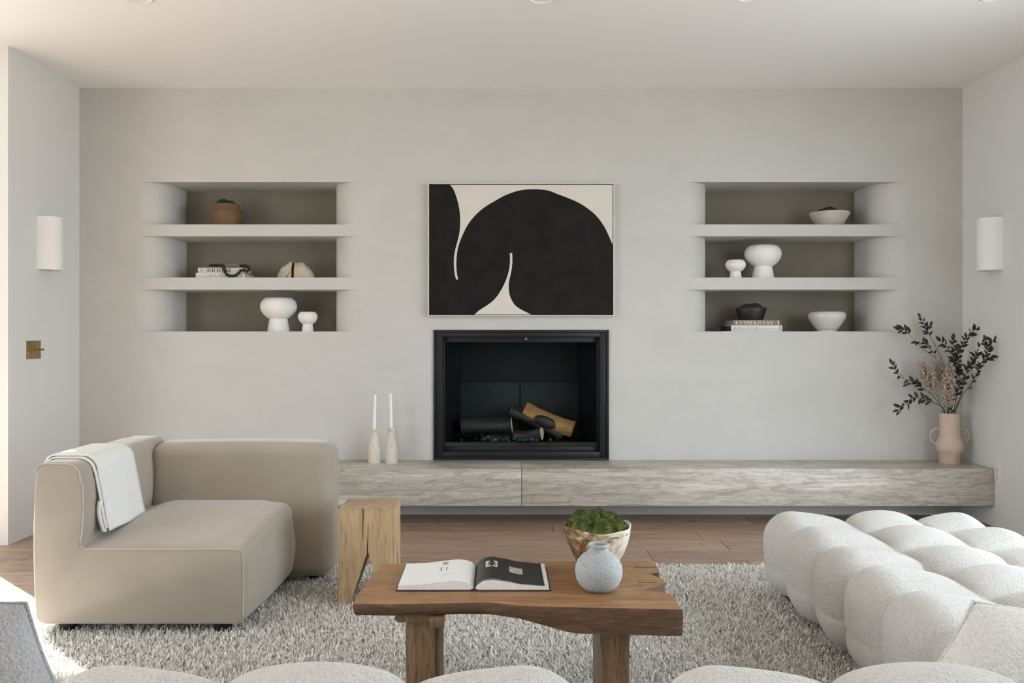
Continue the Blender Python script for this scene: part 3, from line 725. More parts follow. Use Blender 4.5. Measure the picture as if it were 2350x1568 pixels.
# ------------------------------------------------------------------ stool
def stool():
    X0, X1, Y0, Y1, Z1 = -.654, -.423, 3.512, 3.727, .422; zb, za = .016, .250
    T = thing('block_stool', 'pale oak block stool with an inverted V cut beside the armchair', 'stool', (-.54, 3.62, zb))
    xm, ym = ax(844, 3.512), (Y0 + Y1) / 2
    box('seat_block', (X0, X1, Y0, Y1, za, Z1 - .003), M['stool'], T)
    box('end_grain_top', (X0 + .001, X1 - .001, Y0 + .001, Y1 - .001, Z1 - .003, Z1), M['stool_top'], T, .001)
    fl = ax(800, 3.512); fr = ax(880, 3.512)
    for (xa, xb, xf) in ((X0, xm, fl), (X1, xm, fr)):
        for (ya, yb, yf) in ((Y0, ym, Y0 + .05), (Y1, ym, Y1 - .05)):
            v = [(xa, ya, za), (xb, ya, za), (xb, yb, za), (xa, yb, za), (xa, ya, zb), (xf, ya, zb), (xf, yf, zb), (xa, yf, zb)]
            bm = bmesh.new(); V = [bm.verts.new(p) for p in v]
            for f in ((0, 1, 2, 3), (4, 5, 6, 7), (0, 1, 5, 4), (1, 2, 6, 5), (2, 3, 7, 6), (3, 0, 4, 7)): bm.faces.new([V[q] for q in f])
            bm_obj('leg', bm, M['stool'], T)
    for pts, w_ in (([(833, 1168), (833.5, 1190), (832.5, 1215), (832, 1242)], (1.1, 1.0, .8, .2)), ([(845, 1205), (844.5, 1230), (843.5, 1250), (843, 1268)], (.2, .5, .9, 1.2))):
        L = [at(a - b, c, 3.5112) for (a, c), b in zip(pts, w_)]; R = [at(a + b, c, 3.5112) for (a, c), b in zip(pts, w_)]
        poly = [(p[0], p[2]) for p in L] + [(p[0], p[2]) for p in R[::-1]]
        prism('crack', poly, 'y', 3.5112, 3.5135, M['crack'], T)
stool()

# ------------------------------------------------------------------ live-edge coffee table
TZ = .400
def tp(px, py): Y = (CZ - TZ) * F / (py - CY); return (ax(px, Y), Y)
def table():
    T = thing('coffee_table', 'live-edge wooden coffee table with a notched right end', 'table', (.1, 2.54, .016))
    front = [(811, 1386), (880, 1387), (974, 1386), (1050, 1384), (1117, 1383), (1170, 1388), (1225, 1392), (1300, 1394), (1368, 1395), (1460, 1397), (1559, 1399)]
    right = [(1558, 1393), (1543, 1366.6), (1520, 1359.5), (1497, 1356), (1480, 1354), (1491, 1350), (1507, 1346), (1521, 1341), (1526, 1338), (1521, 1331), (1511, 1325.5), (1500, 1321), (1488, 1318.5), (1499, 1315.5), (1512, 1314.5), (1511, 1307), (1507, 1300), (1496, 1291)]
    back = [(1432, 1290), (1340, 1290), (1260, 1291), (1150, 1293), (1000, 1294), (893, 1295), (877, 1297)]
    left = [(868, 1304), (858, 1316), (838, 1342), (820, 1368)]
    out = [tp(*p) for p in front + right + back + left]
    P = [(p.x, p.y) for p in spline([(a, b, 0) for a, b in out + [out[0]]], 3)[:-1]]
    n = len(P)
    cx, cy = .1, 2.54
    nf = (len(front) - 1) * 3
    def th(x):                                   # slab thickness along its length
        t = max(0, min(1, (x - .045) / .19)); t = t * t * (3 - 2 * t)
        return .036 + .036 * t
    ws = [ax(p, 2.32) for p in (811, 1559)]
    vs, fs, ring_n = [], [], 0
    nor = []
    for k_ in range(n):
        a, b = P[k_ - 1], P[(k_ + 1) % n]; d = Vector((b[0] - a[0], b[1] - a[1])).normalized(); nor.append((d.y, -d.x))
    rr = random.Random(4)
    prof = [(0, 0), (.15, .0022), (.40, .0028), (.75, -.002), (1.0, -.014)]
    for q, (f, off) in enumerate(prof):
        for k_, p in enumerate(P):
            t_ = th(p[0]); leftness = max(0, min(1, (.10 - p[0]) / .2)); fr = 1 if k_ < nf else .5
            o_ = off * (leftness if q in (3, 4) else 1) * fr + (.0012 * math.sin(k_ * 1.7 + q * 2) if 0 < q and k_ < nf and leftness > .2 else 0)
            vs.append((p[0] + nor[k_][0] * o_, p[1] + nor[k_][1] * o_, TZ - t_ * f))
    for q in range(len(prof) - 1):
        for k_ in range(n): fs.append((q * n + k_, (q + 1) * n + k_, (q + 1) * n + (k_ + 1) % n, q * n + (k_ + 1) % n))
    fs.append(tuple(range(n))); fs.append(tuple(range((len(prof)) * n - 1, (len(prof) - 1) * n - 1, -1)))
    bm = bmesh.new(); me = bpy.data.meshes.new('t'); me.from_pydata(vs, [], fs); bm.from_mesh(me)
    big = [f for f in bm.faces if len(f.verts) > 8]; bmesh.ops.triangulate(bm, faces=big)
    for f in bm.faces: f.material_index = 0 if f.normal.z > .6 or f.calc_center_median().z > TZ - 1e-4 else 1
    tt = bm_obj('tabletop', bm, M['elm'], T, 38); tt.data.materials.append(M['elm_edge'])
    for pts in ([(1455, 1302), (1480, 1302.5), (1507, 1302)], [(1463, 1337.5), (1485, 1337), (1508, 1336)]):
        L = [tp(a, c - .8 + .4 * i) for i, (a, c) in enumerate(pts)]; R = [tp(a, c + .5 + .2 * i) for i, (a, c) in enumerate(pts)]
        prism('crack', L + R[::-1], 'z', TZ - .002, TZ + .0004, M['crack'], T)
    # left trestle: two-board leg with a cross batten
    lx0, lx1 = ax(931, 2.40), ax(997, 2.40)
    bm = box_bm((lx0, lx1, 2.40, 2.66, .016, TZ - .045), .003)
    bm_obj('leg', bm, M['elm_leg'], T, 35)
    box('leg_cheek', (lx1, lx1 + .012, 2.43, 2.63, .016, TZ - .045), M['elm_leg'], T, .002)
    bxa, bxb = ax(904, 2.37), ax(1020, 2.37)
    prism('batten', [(bxa + .006, TZ - .036), (bxb, TZ - .036), (bxb - .004, TZ - .062), (bxa + .010, TZ - .062), (bxa, TZ - .052)], 'y', 2.375, 2.70, M['elm_leg'], T, .002)
    box('leg_block', (ax(986, 2.345), ax(1019, 2.345), 2.345, 2.40, TZ - .066, TZ - .038), M['elm_leg'], T, .002)
    # right leg, a slightly curved board
    ya, yb = 2.42, 2.64; zl = TZ - .070
    O = [(1373, zl), (1376, .30), (1380, .22), (1381, .12), (1381, .016)]; I = [(1446, zl), (1444.5, .25), (1443, .10), (1443, .016)]
    poly = [(ax(p, ya), z) for p, z in O] + [(ax(p, ya), z) for p, z in I[::-1]]
    prism('leg', poly, 'y', ya, yb, M['elm_leg'], T, .003)
table()

# ------------------------------------------------------------------ things on the coffee table
def moss_mound(name, c, r, h, m, parent, lumps, seed=1, blades=0, zoff=0, bl=.006):
    rr = random.Random(seed); n = 64; k_ = 26; vs, fs = [], []
    L = [(a * r, b * r, q * r, g * h) for a, b, q, g in lumps]
    def hz(x, y):
        d = math.hypot(x, y) / r; z = 0
        for (a, b, q, g) in L:
            e = ((x - a) ** 2 + (y - b) ** 2) / (q * q)
            if e < 1: z = max(z, g * math.sqrt(1 - e))
        return max(z, .12 * h) * max(0, 1 - d ** 8) + .03 * h * math.sin(x * 190 + 2 * math.sin(y * 130)) * math.sin(y * 170)
    vs.append((c[0], c[1], c[2] + hz(0, 0)))
    for i in range(1, k_ + 1):
        q = r * i / k_
        for j in range(n):
            a = 2 * PI * j / n; x, y = q * math.cos(a), q * math.sin(a); vs.append((c[0] + x, c[1] + y, c[2] + hz(x, y)))
    for j in range(n): fs.append((0, 1 + j, 1 + (j + 1) % n))
    for i in range(k_ - 1):
        for j in range(n): a = 1 + i * n; fs.append((a + j, a + n + j, a + n + (j + 1) % n, a + (j + 1) % n))
    o = mk(name, vs, fs, m, parent, 180)
    if blades:
        V, Fc = [], []
        for _ in range(blades):
            q = r * math.sqrt(rr.random()) * .985; a = rr.uniform(0, 2 * PI); x, y = q * math.cos(a), q * math.sin(a); z = hz(x, y)
            e = .004; nx, ny = (hz(x - e, y) - hz(x + e, y)) / (2 * e), (hz(x, y - e) - hz(x, y + e)) / (2 * e)
            d = Vector((nx + rr.gauss(0, .6), ny + rr.gauss(0, .6), 1)).normalized() * rr.uniform(.5, 1) * bl
            s_ = Vector((rr.uniform(-1, 1), rr.uniform(-1, 1), 0)) * bl * .16; b = Vector((c[0] + x, c[1] + y, c[2] + z - .001)); i = len(V)
            V += [b - s_, b + s_, b + d]; Fc.append((i, i + 1, i + 2))
        p = mk('moss_tips', V, Fc, m, parent); p['kind'] = 'stuff'
    return o
def open_book():
    T = thing('open_book', 'large open book with a white page and a black page on the coffee table', 'book', (-.06, 2.57, TZ))
    Y0, Y1 = 2.462, 2.700; XS, XA, XB = -.0655, -.289, .153; zc = TZ + .0035
    cvL = box('cover', (XA - .004, XS - .010, Y0 - .004, Y1 + .004, TZ + .0005, zc), M['book_dark'], T, .0008)
    box('cover', (XS + .010, XB + .004, Y0 - .004, Y1 + .004, TZ + .0005, zc), M['book_dark'], T, .0008)
    tube('spine', [(XS, Y0 - .003, zc + .001), (XS, Y1 + .003, zc + .001)], .0095, M['book_dark'], T, 12).scale = (1, 1, 1)
    bpy.data.objects['spine'].data.transform(Matrix.Translation((0, 0, TZ + .0042)) @ Matrix.Diagonal((1, 1, .38, 1)) @ Matrix.Translation((0, 0, -(zc + .001))))
    def curve(t, s):                              # t 0 at spine .. 1 at fore edge; height above table
        if s < 0: pts = [(0, .008), (.06, .0205), (.14, .0265), (.26, .0285), (.45, .0235), (.70, .0170), (1, .0145)]
        else: pts = [(0, .008), (.05, .024), (.12, .0335), (.24, .0375), (.42, .0310), (.66, .0205), (1, .0150)]
        for (a, za), (b, zb) in zip(pts[:-1], pts[1:]):
            if t <= b:
                f = (t - a) / (b - a); f = f * f * (3 - 2 * f) * .5 + f * .5; return za + (zb - za) * f
        return pts[-1][1]
    def stack(nm, s, xe, sc_, inset, zlo, m, top_m=None):
        n = 28; top = []; W = abs(xe - XS)
        for i in range(n + 1):
            t = i / n; top.append((XS + s * (.002 + (W - .002 - inset) * t), TZ + zlo + (curve(t, s) - zlo) * sc_))
        bot = [(top[-1][0] + s * .004 * sc_, TZ + zlo), (top[0][0], TZ + zlo)]
        poly = top + bot
        return prism(nm, poly if s > 0 else poly, 'y', Y0, Y1, m, T, smooth=30)
    stack('page_block', -1, XA, 1, .004, .0036, M['page_edge']); stack('page_block', 1, XB, .86, .004, .0036, M['page_edge'])
    def sheet(nm, s, xe, sc_, dz, inset, m, x_a=0.0, x_b=1.0, y_a=0.0, y_b=1.0, parent=T, n=20, m2=4):
        vs, fs = [], []; W = abs(xe - XS)
        for i in range(n + 1):
            t = x_a + (x_b - x_a) * i / n
            for j in range(m2 + 1):
                f = y_a + (y_b - y_a) * j / m2
                vs.append((XS + s * (.002 + (W - .002 - inset) * t), Y0 + (Y1 - Y0) * f, TZ + .0036 + (curve(t, s) - .0036) * sc_ + dz))
        for i in range(n):
            for j in range(m2): a = i * (m2 + 1) + j; q = (a, a + 1, a + m2 + 2, a + m2 + 1); fs.append(q[::-1] if s > 0 else q)
        return mk(nm, vs, fs, m, parent, 180)
    lp = sheet('page', -1, XA, 1, .0006, .003, M['paper'])
    for q, sc_ in enumerate((.90, .93, .965)): sheet('page', 1, XB, sc_, .0004, .002 + .0035 * q, M['paper'])
    rp = sheet('page', 1, XB, 1.0, .0006, .014, M['ink'])
    rp['label'] = 'black printed page'; lp['label'] = 'white page with small print'
    pr = lambda par_, s, xe, ins, a, b, c, d, m, dz=.0011: sheet('print', s, xe, 1.0, dz, ins, m, a, b, c, d, par_, 6, 3)
    # left page: small print (t measured from the spine)
    pr(lp, -1, XA, .003, .385, .465, .80, .93, M['ink_grey']); pr(lp, -1, XA, .003, .385, .395, .52, .68, M['ink']); pr(lp, -1, XA, .003, .465, .475, .52, .68, M['ink'])
    pr(lp, -1, XA, .003, .395, .465, .675, .682, M['ink_grey']); pr(lp, -1, XA, .003, .28, .42, .33, .337, M['ink_grey'])
    # right page: two pale plates, one with a black tree
    wp = plain('plate_white', (.60, .60, .585), .6); gp = plain('plate_grey', (.42, .42, .41), .6)
    pr(rp, 1, XB, .014, .145, .325, .52, .80, wp); pr(rp, 1, XB, .014, .50, .70, .40, .66, gp); pr(rp, 1, XB, .014, .57, .64, .47, .53, M['ink_grey'], .0016)
    for (a, b, c, d) in ((.205, .265, .74, .80), (.185, .285, .69, .74), (.175, .30, .65, .68), (.195, .275, .62, .65), (.165, .305, .575, .61), (.225, .245, .52, .58)):
        pr(rp, 1, XB, .014, a, b, c, d, M['ink'], .0016)
open_book()
# speckled vase
vc = (ax(1374, 2.48), 2.48, TZ)
vp = [(0, .002), (.030, 0), (.044, .002), (.056, .014), (.0655, .032), (.0692, .052), (.067, .070), (.060, .086), (.049, .099), (.037, .107), (.0295, .1105), (.0275, .114), (.0272, .122), (.0300, .1245), (.0312, .128), (.0305, .132), (.0280, .134), (.0240, .133), (.0215, .129), (.0212, .110), (.030, .100), (.045, .07), (0, .03)]
tag(lathe('round_vase', vp, vc, M['speckled'], None, 56, 50), 'round speckled grey stoneware vase on the coffee table', 'vase')
# shell bowl with moss
bc = (ax(1369, 2.655), 2.655, TZ); hb = az(1207, 2.655) - TZ
def wob(x, y, z, a):
    r = 1 + .035 * math.sin(3 * a + 1) + .02 * math.sin(5 * a + z * 40) + (.012 * math.sin(11 * a + z * 90) if z < hb * .9 else 0); return x * r, y * r, z + .004 * math.sin(2 * a + .7) * (z / hb) + .0025 * math.sin(5 * a) * (z / hb)
T = thing('moss_bowl', 'cream and brown glazed bowl of bright green moss on the coffee table', 'bowl', bc)
lathe('bowl', [(0, 0), (.042, 0), (.046, .004), (.064, .030), (.083, .065), (.096, .098), (.1035, .125), (.106, hb), (.1035, hb + .002), (.100, hb), (.092, .10), (.06, .05), (0, .03)], bc, M['shell'], T, 72, 50, wob)
moss_mound('moss', (bc[0], bc[1], bc[2] + hb - .018), .103, .062, M['moss'], T, [(-.48, -.38, .50, .88), (.08, -.52, .42, .78), (.42, -.35, .40, .70), (-.15, .10, .44, 1.02), (.30, .12, .42, .95), (.66, -.02, .34, .72), (-.66, .10, .36, .80), (-.45, .5, .48, .95), (.1, .6, .42, .95), (.55, .45, .40, .85), (.70, -.42, .24, .50)], 3, 16000, 0, .0075)

# ------------------------------------------------------------------ candle holders on the hearth
for (px, top, lab) in ((859, 984, 'bleached wood candle holder nearer the armchair'), (898, 982, 'bleached wood candle holder nearer the fireplace')):
    yc = 5.27; xc = ax(px, yc); zt = az(top, yc); h = zt - HZ; r = .0375
    tag(lathe('candle_holder', [(0, 0), (r, 0), (r, .004), (r * .99, h * .20), (r * .93, h * .38), (r * .76, h * .60), (r * .58, h * .78), (r * .50, h * .88), (r * .50, h * .905), (r * .60, h * .925), (r * .62, h * .965), (r * .52, h), (.0125, h), (.0125, h - .02), (0, h - .02)], (xc, yc, HZ), M['bleached'], None, 36, 40), lab, 'candle holder', 'pair of wooden candle holders')
    tip = az(905 if px < 870 else 901, yc); hc = tip - zt; lean = .006 if px < 870 else -.004
    T = thing('taper_candle', 'white taper candle in the holder nearer the armchair' if px < 870 else 'white taper candle in the holder nearer the fireplace', 'candle', (xc, yc, zt - .018), 'pair of taper candles')
    lathe('wax_taper', [(0, -.018), (.0112, -.018), (.0108, 0), (.0075, hc - .012), (.0050, hc - .004), (0, hc)], (xc, yc, zt), M['wax'], T, 20, 50, lambda x, y, z, a, l=lean, q=hc: (x + l * max(0, z) / q, y, z))
    tube('wick', [(xc + lean, yc, tip - .001), (xc + lean + .001, yc, tip + .006)], .0009, M['ink'], T, 5)

# ------------------------------------------------------------------ things in the wall niches
Z1, Z2, Z3 = SH[0][1], SH[1][1], NZ[0]
def sy(px0, px1, Y): return (ax((px0 + px1) / 2, Y), Y), abs(px1 - px0) * Y / F / 2
def pedestal(label, px0, px1, top, zb, Y, big):
    (x, _), r = sy(px0, px1, Y); h = az(top, Y) - zb
    T = thing('pedestal_bowl', label, 'bowl', (x, Y, zb), 'white pedestal bowls in the niches')
    f = h * .375
    lathe('foot', [(0, 0), (r * .60, 0), (r * .605, .004), (r * .57, f * .35), (r * .52, f * .8), (r * .49, f), (0, f)], (x, Y, zb), M['ceramic'], T, 40)
    b = [(.49, 0), (.62, .06), (.80, .20), (.93, .36), (1.0, .56), (.97, .74), (.88, .88), (.76, .975), (.70, 1.0), (.64, .985), (.62, .90), (.80, .60), (.60, .20), (0, .12)]
    lathe('bowl', [(r * q, f + (h - f) * z) for q, z in b], (x, Y, zb), M['ceramic'], T, 48, 60)
pedestal('large white pedestal bowl on the lowest left niche shelf', 598, 681, 684, Z3, 5.53, 1)
pedestal('small white pedestal bowl on the lowest left niche shelf', 684, 728.5, 716, Z3, 5.50, 0)
pedestal('large white pedestal bowl on the middle right niche shelf', 1709.5, 1792, 564, Z2, 5.53, 1)
pedestal('small white pedestal bowl on the middle right niche shelf', 1665, 1711, 597, Z2, 5.48, 0)
# brown pot
(x, Y), r = sy(484, 556.5, 5.56); h = az(470, Y) - Z1
T = thing('earthenware_pot', 'brown earthenware pot of dark moss on the top left niche shelf', 'pot', (x, Y, Z1))
lathe('pot', [(0, 0), (r * .97, 0), (r, h * .06), (r * .985, h * .45), (r * .95, h * .66), (r * .93, h * .70), (r * .86, h * .78), (r * .84, h * .80), (r * .83, h * .84), (r * .76, h), (r * .70, h), (r * .70, h - .03), (0, h - .03)], (x, Y, Z1), M['terracotta'], T, 44, 45)
for s_ in (-1, 1): tube('lug', spline([(x + s_ * r * .93, Y, Z1 + h * .60), (x + s_ * r * 1.02, Y, Z1 + h * .66), (x + s_ * r * .93, Y, Z1 + h * .72)], 4), .005, M['terracotta'], T, 6)
moss_mound('moss', (x, Y, Z1 + h - .012), r * .70, .045, M['moss_dark'], T, [(-.3, -.1, .7, 1.0), (.35, -.1, .6, .8), (0, .3, .7, .9)], 6, 500, 0, .012)
# stone bowl top right
(x, Y), r = sy(1859, 1948, 5.53); h = az(488, Y) - Z1
T = thing('stone_bowl', 'shallow weathered stone bowl on the top right niche shelf', 'bowl', (x, Y, Z1))
lathe('bowl', [(0, 0), (r * .60, 0), (r * .64, .004), (r * .96, h * .80), (r, h * .87), (r * .985, h * .97), (r * .94, h), (r * .88, h * .92), (r * .5, h * .3), (0, h * .3)], (x, Y, Z1), M['stone_bowl'], T, 48, 45)
moss_mound('moss', (x, Y, Z1 + h * .78), r * .86, .055, M['moss_dark'], T, [(-.45, -.2, .55, .75), (-.05, -.1, .6, 1.0), (.35, 0, .5, .62), (.65, 0, .3, .35)], 9, 500, 0, .010)
# glazed bowl
(x, Y), r = sy(1856, 1939, 5.52); h = az(716, Y) - Z3
T = thing('glazed_bowl', 'glossy off-white stoneware bowl on the lowest right niche shelf', 'bowl', (x, Y, Z3))
lathe('foot_ring', [(0, 0), (r * .52, 0), (r * .52, .010), (0, .010)], (x, Y, Z3), M['glazed'], T, 40)
lathe('bowl', [(0, .010), (r * .53, .010), (r * .60, h * .14), (r * .78, h * .38), (r * .93, h * .60), (r, h * .76), (r * .985, h * .90), (r * .90, h * .99), (r * .82, h), (r * .78, h * .95), (r * .85, h * .75), (r * .5, h * .2), (0, h * .15)], (x, Y, Z3), M['glazed'], T, 48, 60)

# lettering: strokes of a high-contrast serif capital alphabet, drawn in a unit cell
def letter(ch):
    T_, t = .17, .05; W = {'I': .30, 'H': .80, 'N': .80, 'O': .80, 'G': .80, 'C': .74, 'U': .76, 'A': .80, 'K': .80, 'R': .76, 'B': .68, 'S': .56, 'T': .66, 'E': .64, 'Z': .66, ' ': .40, '-': .35}[ch]
    Q = []
    def rect(x0, x1, y0, y1): Q.append([(x0, y0), (x1, y0), (x1, y1), (x0, y1)])
    def diag(xa, ya, xb, yb, w_): Q.append([(xa - w_ / 2, ya), (xa + w_ / 2, ya), (xb + w_ / 2, yb), (xb - w_ / 2, yb)])
    def serif(x, y, w_=.26): rect(x - w_ / 2, x + w_ / 2, y - (t if y > .5 else 0), y + (0 if y > .5 else t))
    def arc(cx, cy, rx, ry, a0, a1, n=14, th=T_):
        for k_ in range(n):
            a, b = [math.radians(a0 + (a1 - a0) * q / n) for q in (k_, k_ + 1)]
            Q.append([(cx + rx * math.cos(a), cy + ry * math.sin(a)), (cx + rx * math.cos(b), cy + ry * math.sin(b)), (cx + (rx - th) * math.cos(b), cy + (ry - t) * math.sin(b)), (cx + (rx - th) * math.cos(a), cy + (ry - t) * math.sin(a))])
    def stem(x, w_=T_): rect(x - w_ / 2, x + w_ / 2, 0, 1); serif(x, 0); serif(x, 1)
    if ch == 'I': stem(W / 2)
    elif ch == 'H': stem(.15); stem(W - .15); rect(.15, W - .15, .48, .53)
    elif ch == 'N': stem(.12, t); stem(W - .12, t); diag(.16, 1, W - .16, 0, T_ * 1.15)
    elif ch == 'O': arc(W / 2, .5, W / 2 - .02, .52, 0, 360, 24)
    elif ch in 'CG':
        arc(W / 2, .5, W / 2 - .02, .52, 50, 310, 20); rect(W - .10, W - .05, .70, .98)
        if ch == 'G': rect(W - .22, W - .05, .02, .42); serif(W - .13, .45, .3)
        else: rect(W - .10, W - .05, .02, .28)
    elif ch == 'U': rect(.06, .06 + T_, .3, 1); serif(.145, 1); rect(W - .14, W - .09, .3, 1); serif(W - .115, 1); arc(W / 2 - .02, .32, W / 2 - .07, .34, 180, 360, 14, T_ * .8)
    elif ch == 'A': diag(.12, 0, W / 2 - .02, 1, t); diag(W - .17, 0, W / 2, 1, T_ * 1.1); rect(.22, W - .25, .30, .35); serif(.12, 0); serif(W - .16, 0)
    elif ch == 'K': stem(.15); diag(.22, .42, W - .18, 1, t); diag(W - .15, 0, .36, .60, T_); serif(W - .18, 1); serif(W - .14, 0)
    elif ch == 'R': stem(.15); arc(.30, .74, W - .38, .26, -90, 90, 12); rect(.15, .32, .95, 1); rect(.15, .32, .48, .53); diag(W - .14, 0, .38, .50, T_)
    elif ch == 'B': stem(.15); arc(.28, .75, W - .36, .25, -90, 90, 12); arc(.28, .26, W - .32, .27, -90, 90, 12); rect(.15, .30, .95, 1); rect(.15, .30, .48, .53); rect(.15, .30, 0, .05)
    elif ch == 'S': arc(W / 2, .76, W / 2 - .05, .26, 40, 200, 12, .1); diag(W - .16, .24, .16, .74, T_); arc(W / 2, .25, W / 2 - .05, .27, -140, 20, 12, .1)
    elif ch == 'T': stem(W / 2); rect(.02, W - .02, .95, 1); rect(.02, .07, .76, 1); rect(W - .07, W - .02, .76, 1)
    elif ch == 'E': stem(.15); rect(.15, W - .06, .95, 1); rect(.15, W - .16, .48, .53); rect(.15, W - .04, 0, .05); rect(W - .11, W - .06, .76, 1); rect(W - .09, W - .04, 0, .26)
    elif ch == 'Z': rect(.06, W - .04, .95, 1); rect(.04, W - .04, 0, .05); diag(.14, .02, W - .14, .98, T_); rect(W - .09, W - .04, 0, .24); rect(.06, .11, .76, 1)
    return Q, W
def lettering(name, text, x0, x1, z0, z1, y, m, parent):
    """flat print on a camera-facing spine: text fitted to x0..x1, z0..z1 at depth y"""
    cells = [letter(c) for c in text]; gap = .13; tot = sum(w_ for _, w_ in cells) + gap * (len(cells) - 1); k_ = (x1 - x0) / tot
    vs, fs = [], []; x = 0
    for Q, w_ in cells:
        for q in Q:
            i = len(vs); vs += [(x0 + (x + a) * k_, y, z0 + b * (z1 - z0)) for a, b in q]; fs.append(tuple(range(i, i + len(q))))
        x += w_ + gap
    return mk(name, vs, fs, m, parent)
def book(label, px0, px1, py0, py1, Y, zb, m, depth, edge='page_edge', group='books in the niches'):
    x0, x1 = ax(px0, Y), ax(px1, Y); z1 = zb + (py1 - py0) * Y / F
    T = thing('hardcover_book', label, 'book', ((x0 + x1) / 2, Y, zb), group)
    box('spine', (x0, x1, Y, Y + .004, zb, z1), m, T, .001)
    for a, b in ((zb, zb + .003), (z1 - .003, z1)): box('cover', (x0, x1, Y + .004, Y + depth, a, b), m, T, .0006)
    box('page_block', (x0 + .004, x1 - .004, Y + .0045, Y + depth - .004, zb + .003, z1 - .003), M[edge], T)
    return T, x0, x1, z1
BY = 5.47
T, a, b, z = book('white hardcover under the BRIONI book on the middle left shelf', 449, 562, 625, 637.4, BY, Z2, M['book_white'], .22)
lettering('title', 'CHATEAU', ax(472, BY), ax(531, BY), Z2 + .009, Z2 + .027, BY - .0004, M['ink_grey'], T); lettering('publisher_mark', 'I', ax(553, BY), ax(557, BY), Z2 + .008, Z2 + .026, BY - .0004, M['ink_grey'], T)
T, a, b, z = book('cream BRIONI hardcover with black serif title on the middle left shelf', 454, 556, 613, 625, BY + .004, z + .0004, M['book_cream'], .21)
zb_ = z - 12 * (BY + .004) / F
lettering('title', 'BRIONI', ax(475, BY), ax(529, BY), zb_ + .006, z - .005, BY + .0036, M['ink'], T)
lettering('publisher_mark', 'I', ax(459, BY), ax(463, BY), zb_ + .008, z - .008, BY + .0036, M['ink_grey'], T)
topz = z
# bead strand draped over the books
def beads():
    T = thing('bead_strand', 'strand of black wooden beads draped over the two white books', 'beads', (ax(530, BY), BY, topz))
    pts = [(484, 609.5, BY + .03), (494, 609.5, BY + .03), (505, 609, BY + .025), (513, 611.5, BY + .006), (514.5, 619, BY - .016), (518, 627, BY - .018), (524, 633, BY - .018), (533, 634, BY - .018), (541, 632, BY - .018), (547, 627, BY - .018), (552, 621.5, BY - .016), (559, 620, BY - .014), (566, 623, BY - .008), (571, 620, BY + .0), (572, 615, BY + .012), (566, 611, BY + .022), (556, 610.5, BY + .03), (550, 611, BY + .05)]
    path = spline([at(*p) for p in pts], 8); tube('cord', path, .0016, M['bead'], T, 5)
    acc = 0; last = path[0]; sp = .0210; me = None; d = 0
    pos = [path[0]]
    for p, q in zip(path[:-1], path[1:]):
        seg = (q - p).length
        while d + seg >= sp * len(pos): pos.append(p + (q - p) * ((sp * len(pos) - d) / seg))
        d += seg
    bm = bmesh.new(); bmesh.ops.create_icosphere(bm, subdivisions=2, radius=.0112); me = bpy.data.meshes.new('bead'); bm.to_mesh(me); bm.free(); me.materials.append(M['bead'])
    me.polygons.foreach_set('use_smooth', [True] * len(me.polygons))
    for p in pos: o = link('bead', me, None, T); o.location = p
    tube('string', spline([at(*p) for p in ((513, 612, BY + .02), (522, 610, BY + .03), (530, 607.5, BY + .035), (540, 608, BY + .035), (550, 611, BY + .03))], 5), .0014, M['string'], T, 5)
    tube('tassel_end', [at(560, 627, BY - .012), at(572, 630, BY - .010), at(582, 634, BY - .006)], [.0018, .0026, .0012], M['bead'], T, 6)
beads()
T, a, b, z = book('white HONG KONG hardcover at the bottom of the right niche', 1678, 1795, 746.5, 760.5, BY, Z3, M['book_white'], .23, 'book_dark')
lettering('title', 'HONG KONG', ax(1683, BY), ax(1741, BY), Z3 + .010, Z3 + .031, BY - .0004, M['ink_grey'], T); lettering('publisher_mark', 'I', ax(1787, BY), ax(1792, BY), Z3 + .006, Z3 + .034, BY - .0004, M['ink_grey'], T)
for q in range(9): box('small_print', (ax(1746 + q * 4.3, BY), ax(1749 + q * 4.3 , BY), BY - .0004, BY, Z3 + .017, Z3 + .021), M['ink_grey'], T)
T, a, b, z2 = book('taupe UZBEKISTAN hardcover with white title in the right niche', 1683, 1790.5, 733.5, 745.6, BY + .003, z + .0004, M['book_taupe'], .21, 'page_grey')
wt = plain('white_foil', (.66, .63, .57), .6)
lettering('title', 'UZBEKISTAN', ax(1698.5, BY), ax(1775, BY), z + .0065, z2 - .006, BY + .0026, wt, T); lettering('publisher_mark', 'I', ax(1784, BY), ax(1789, BY), z + .006, z2 - .005, BY + .0026, wt, T)
lettering('publisher_mark', 'I', ax(1688, BY), ax(1693, BY), z + .008, z2 - .008, BY + .0026, wt, T)
T, a, b, _ = book('dark book half hidden behind the HONG KONG book', 1657, 1730, 746, 760, BY + .245, Z3, M['book_dark'], .10, 'book_dark')
(x, Y), r = sy(1689, 1758, BY + .10); h = az(707, Y) - z2 - .0004
T = thing('black_bowl', 'small black clay bowl of dark moss on the UZBEKISTAN book', 'bowl', (x, Y, z2 + .0004))
lathe('bowl', [(0, 0), (r * .74, 0), (r * .77, .004), (r * .90, h * .55), (r, h * .92), (r * .97, h), (r * .88, h), (r * .84, h * .8), (0, h * .6)], (x, Y, z2 + .0004), M['black_bowl'], T, 40, 45)
moss_mound('moss', (x, Y, z2 + h - .010), r * .86, .040, M['moss_dark'], T, [(-.3, -.1, .7, .9), (.25, 0, .75, 1.0), (.5, .1, .4, .6)], 12, 500, 0, .009)
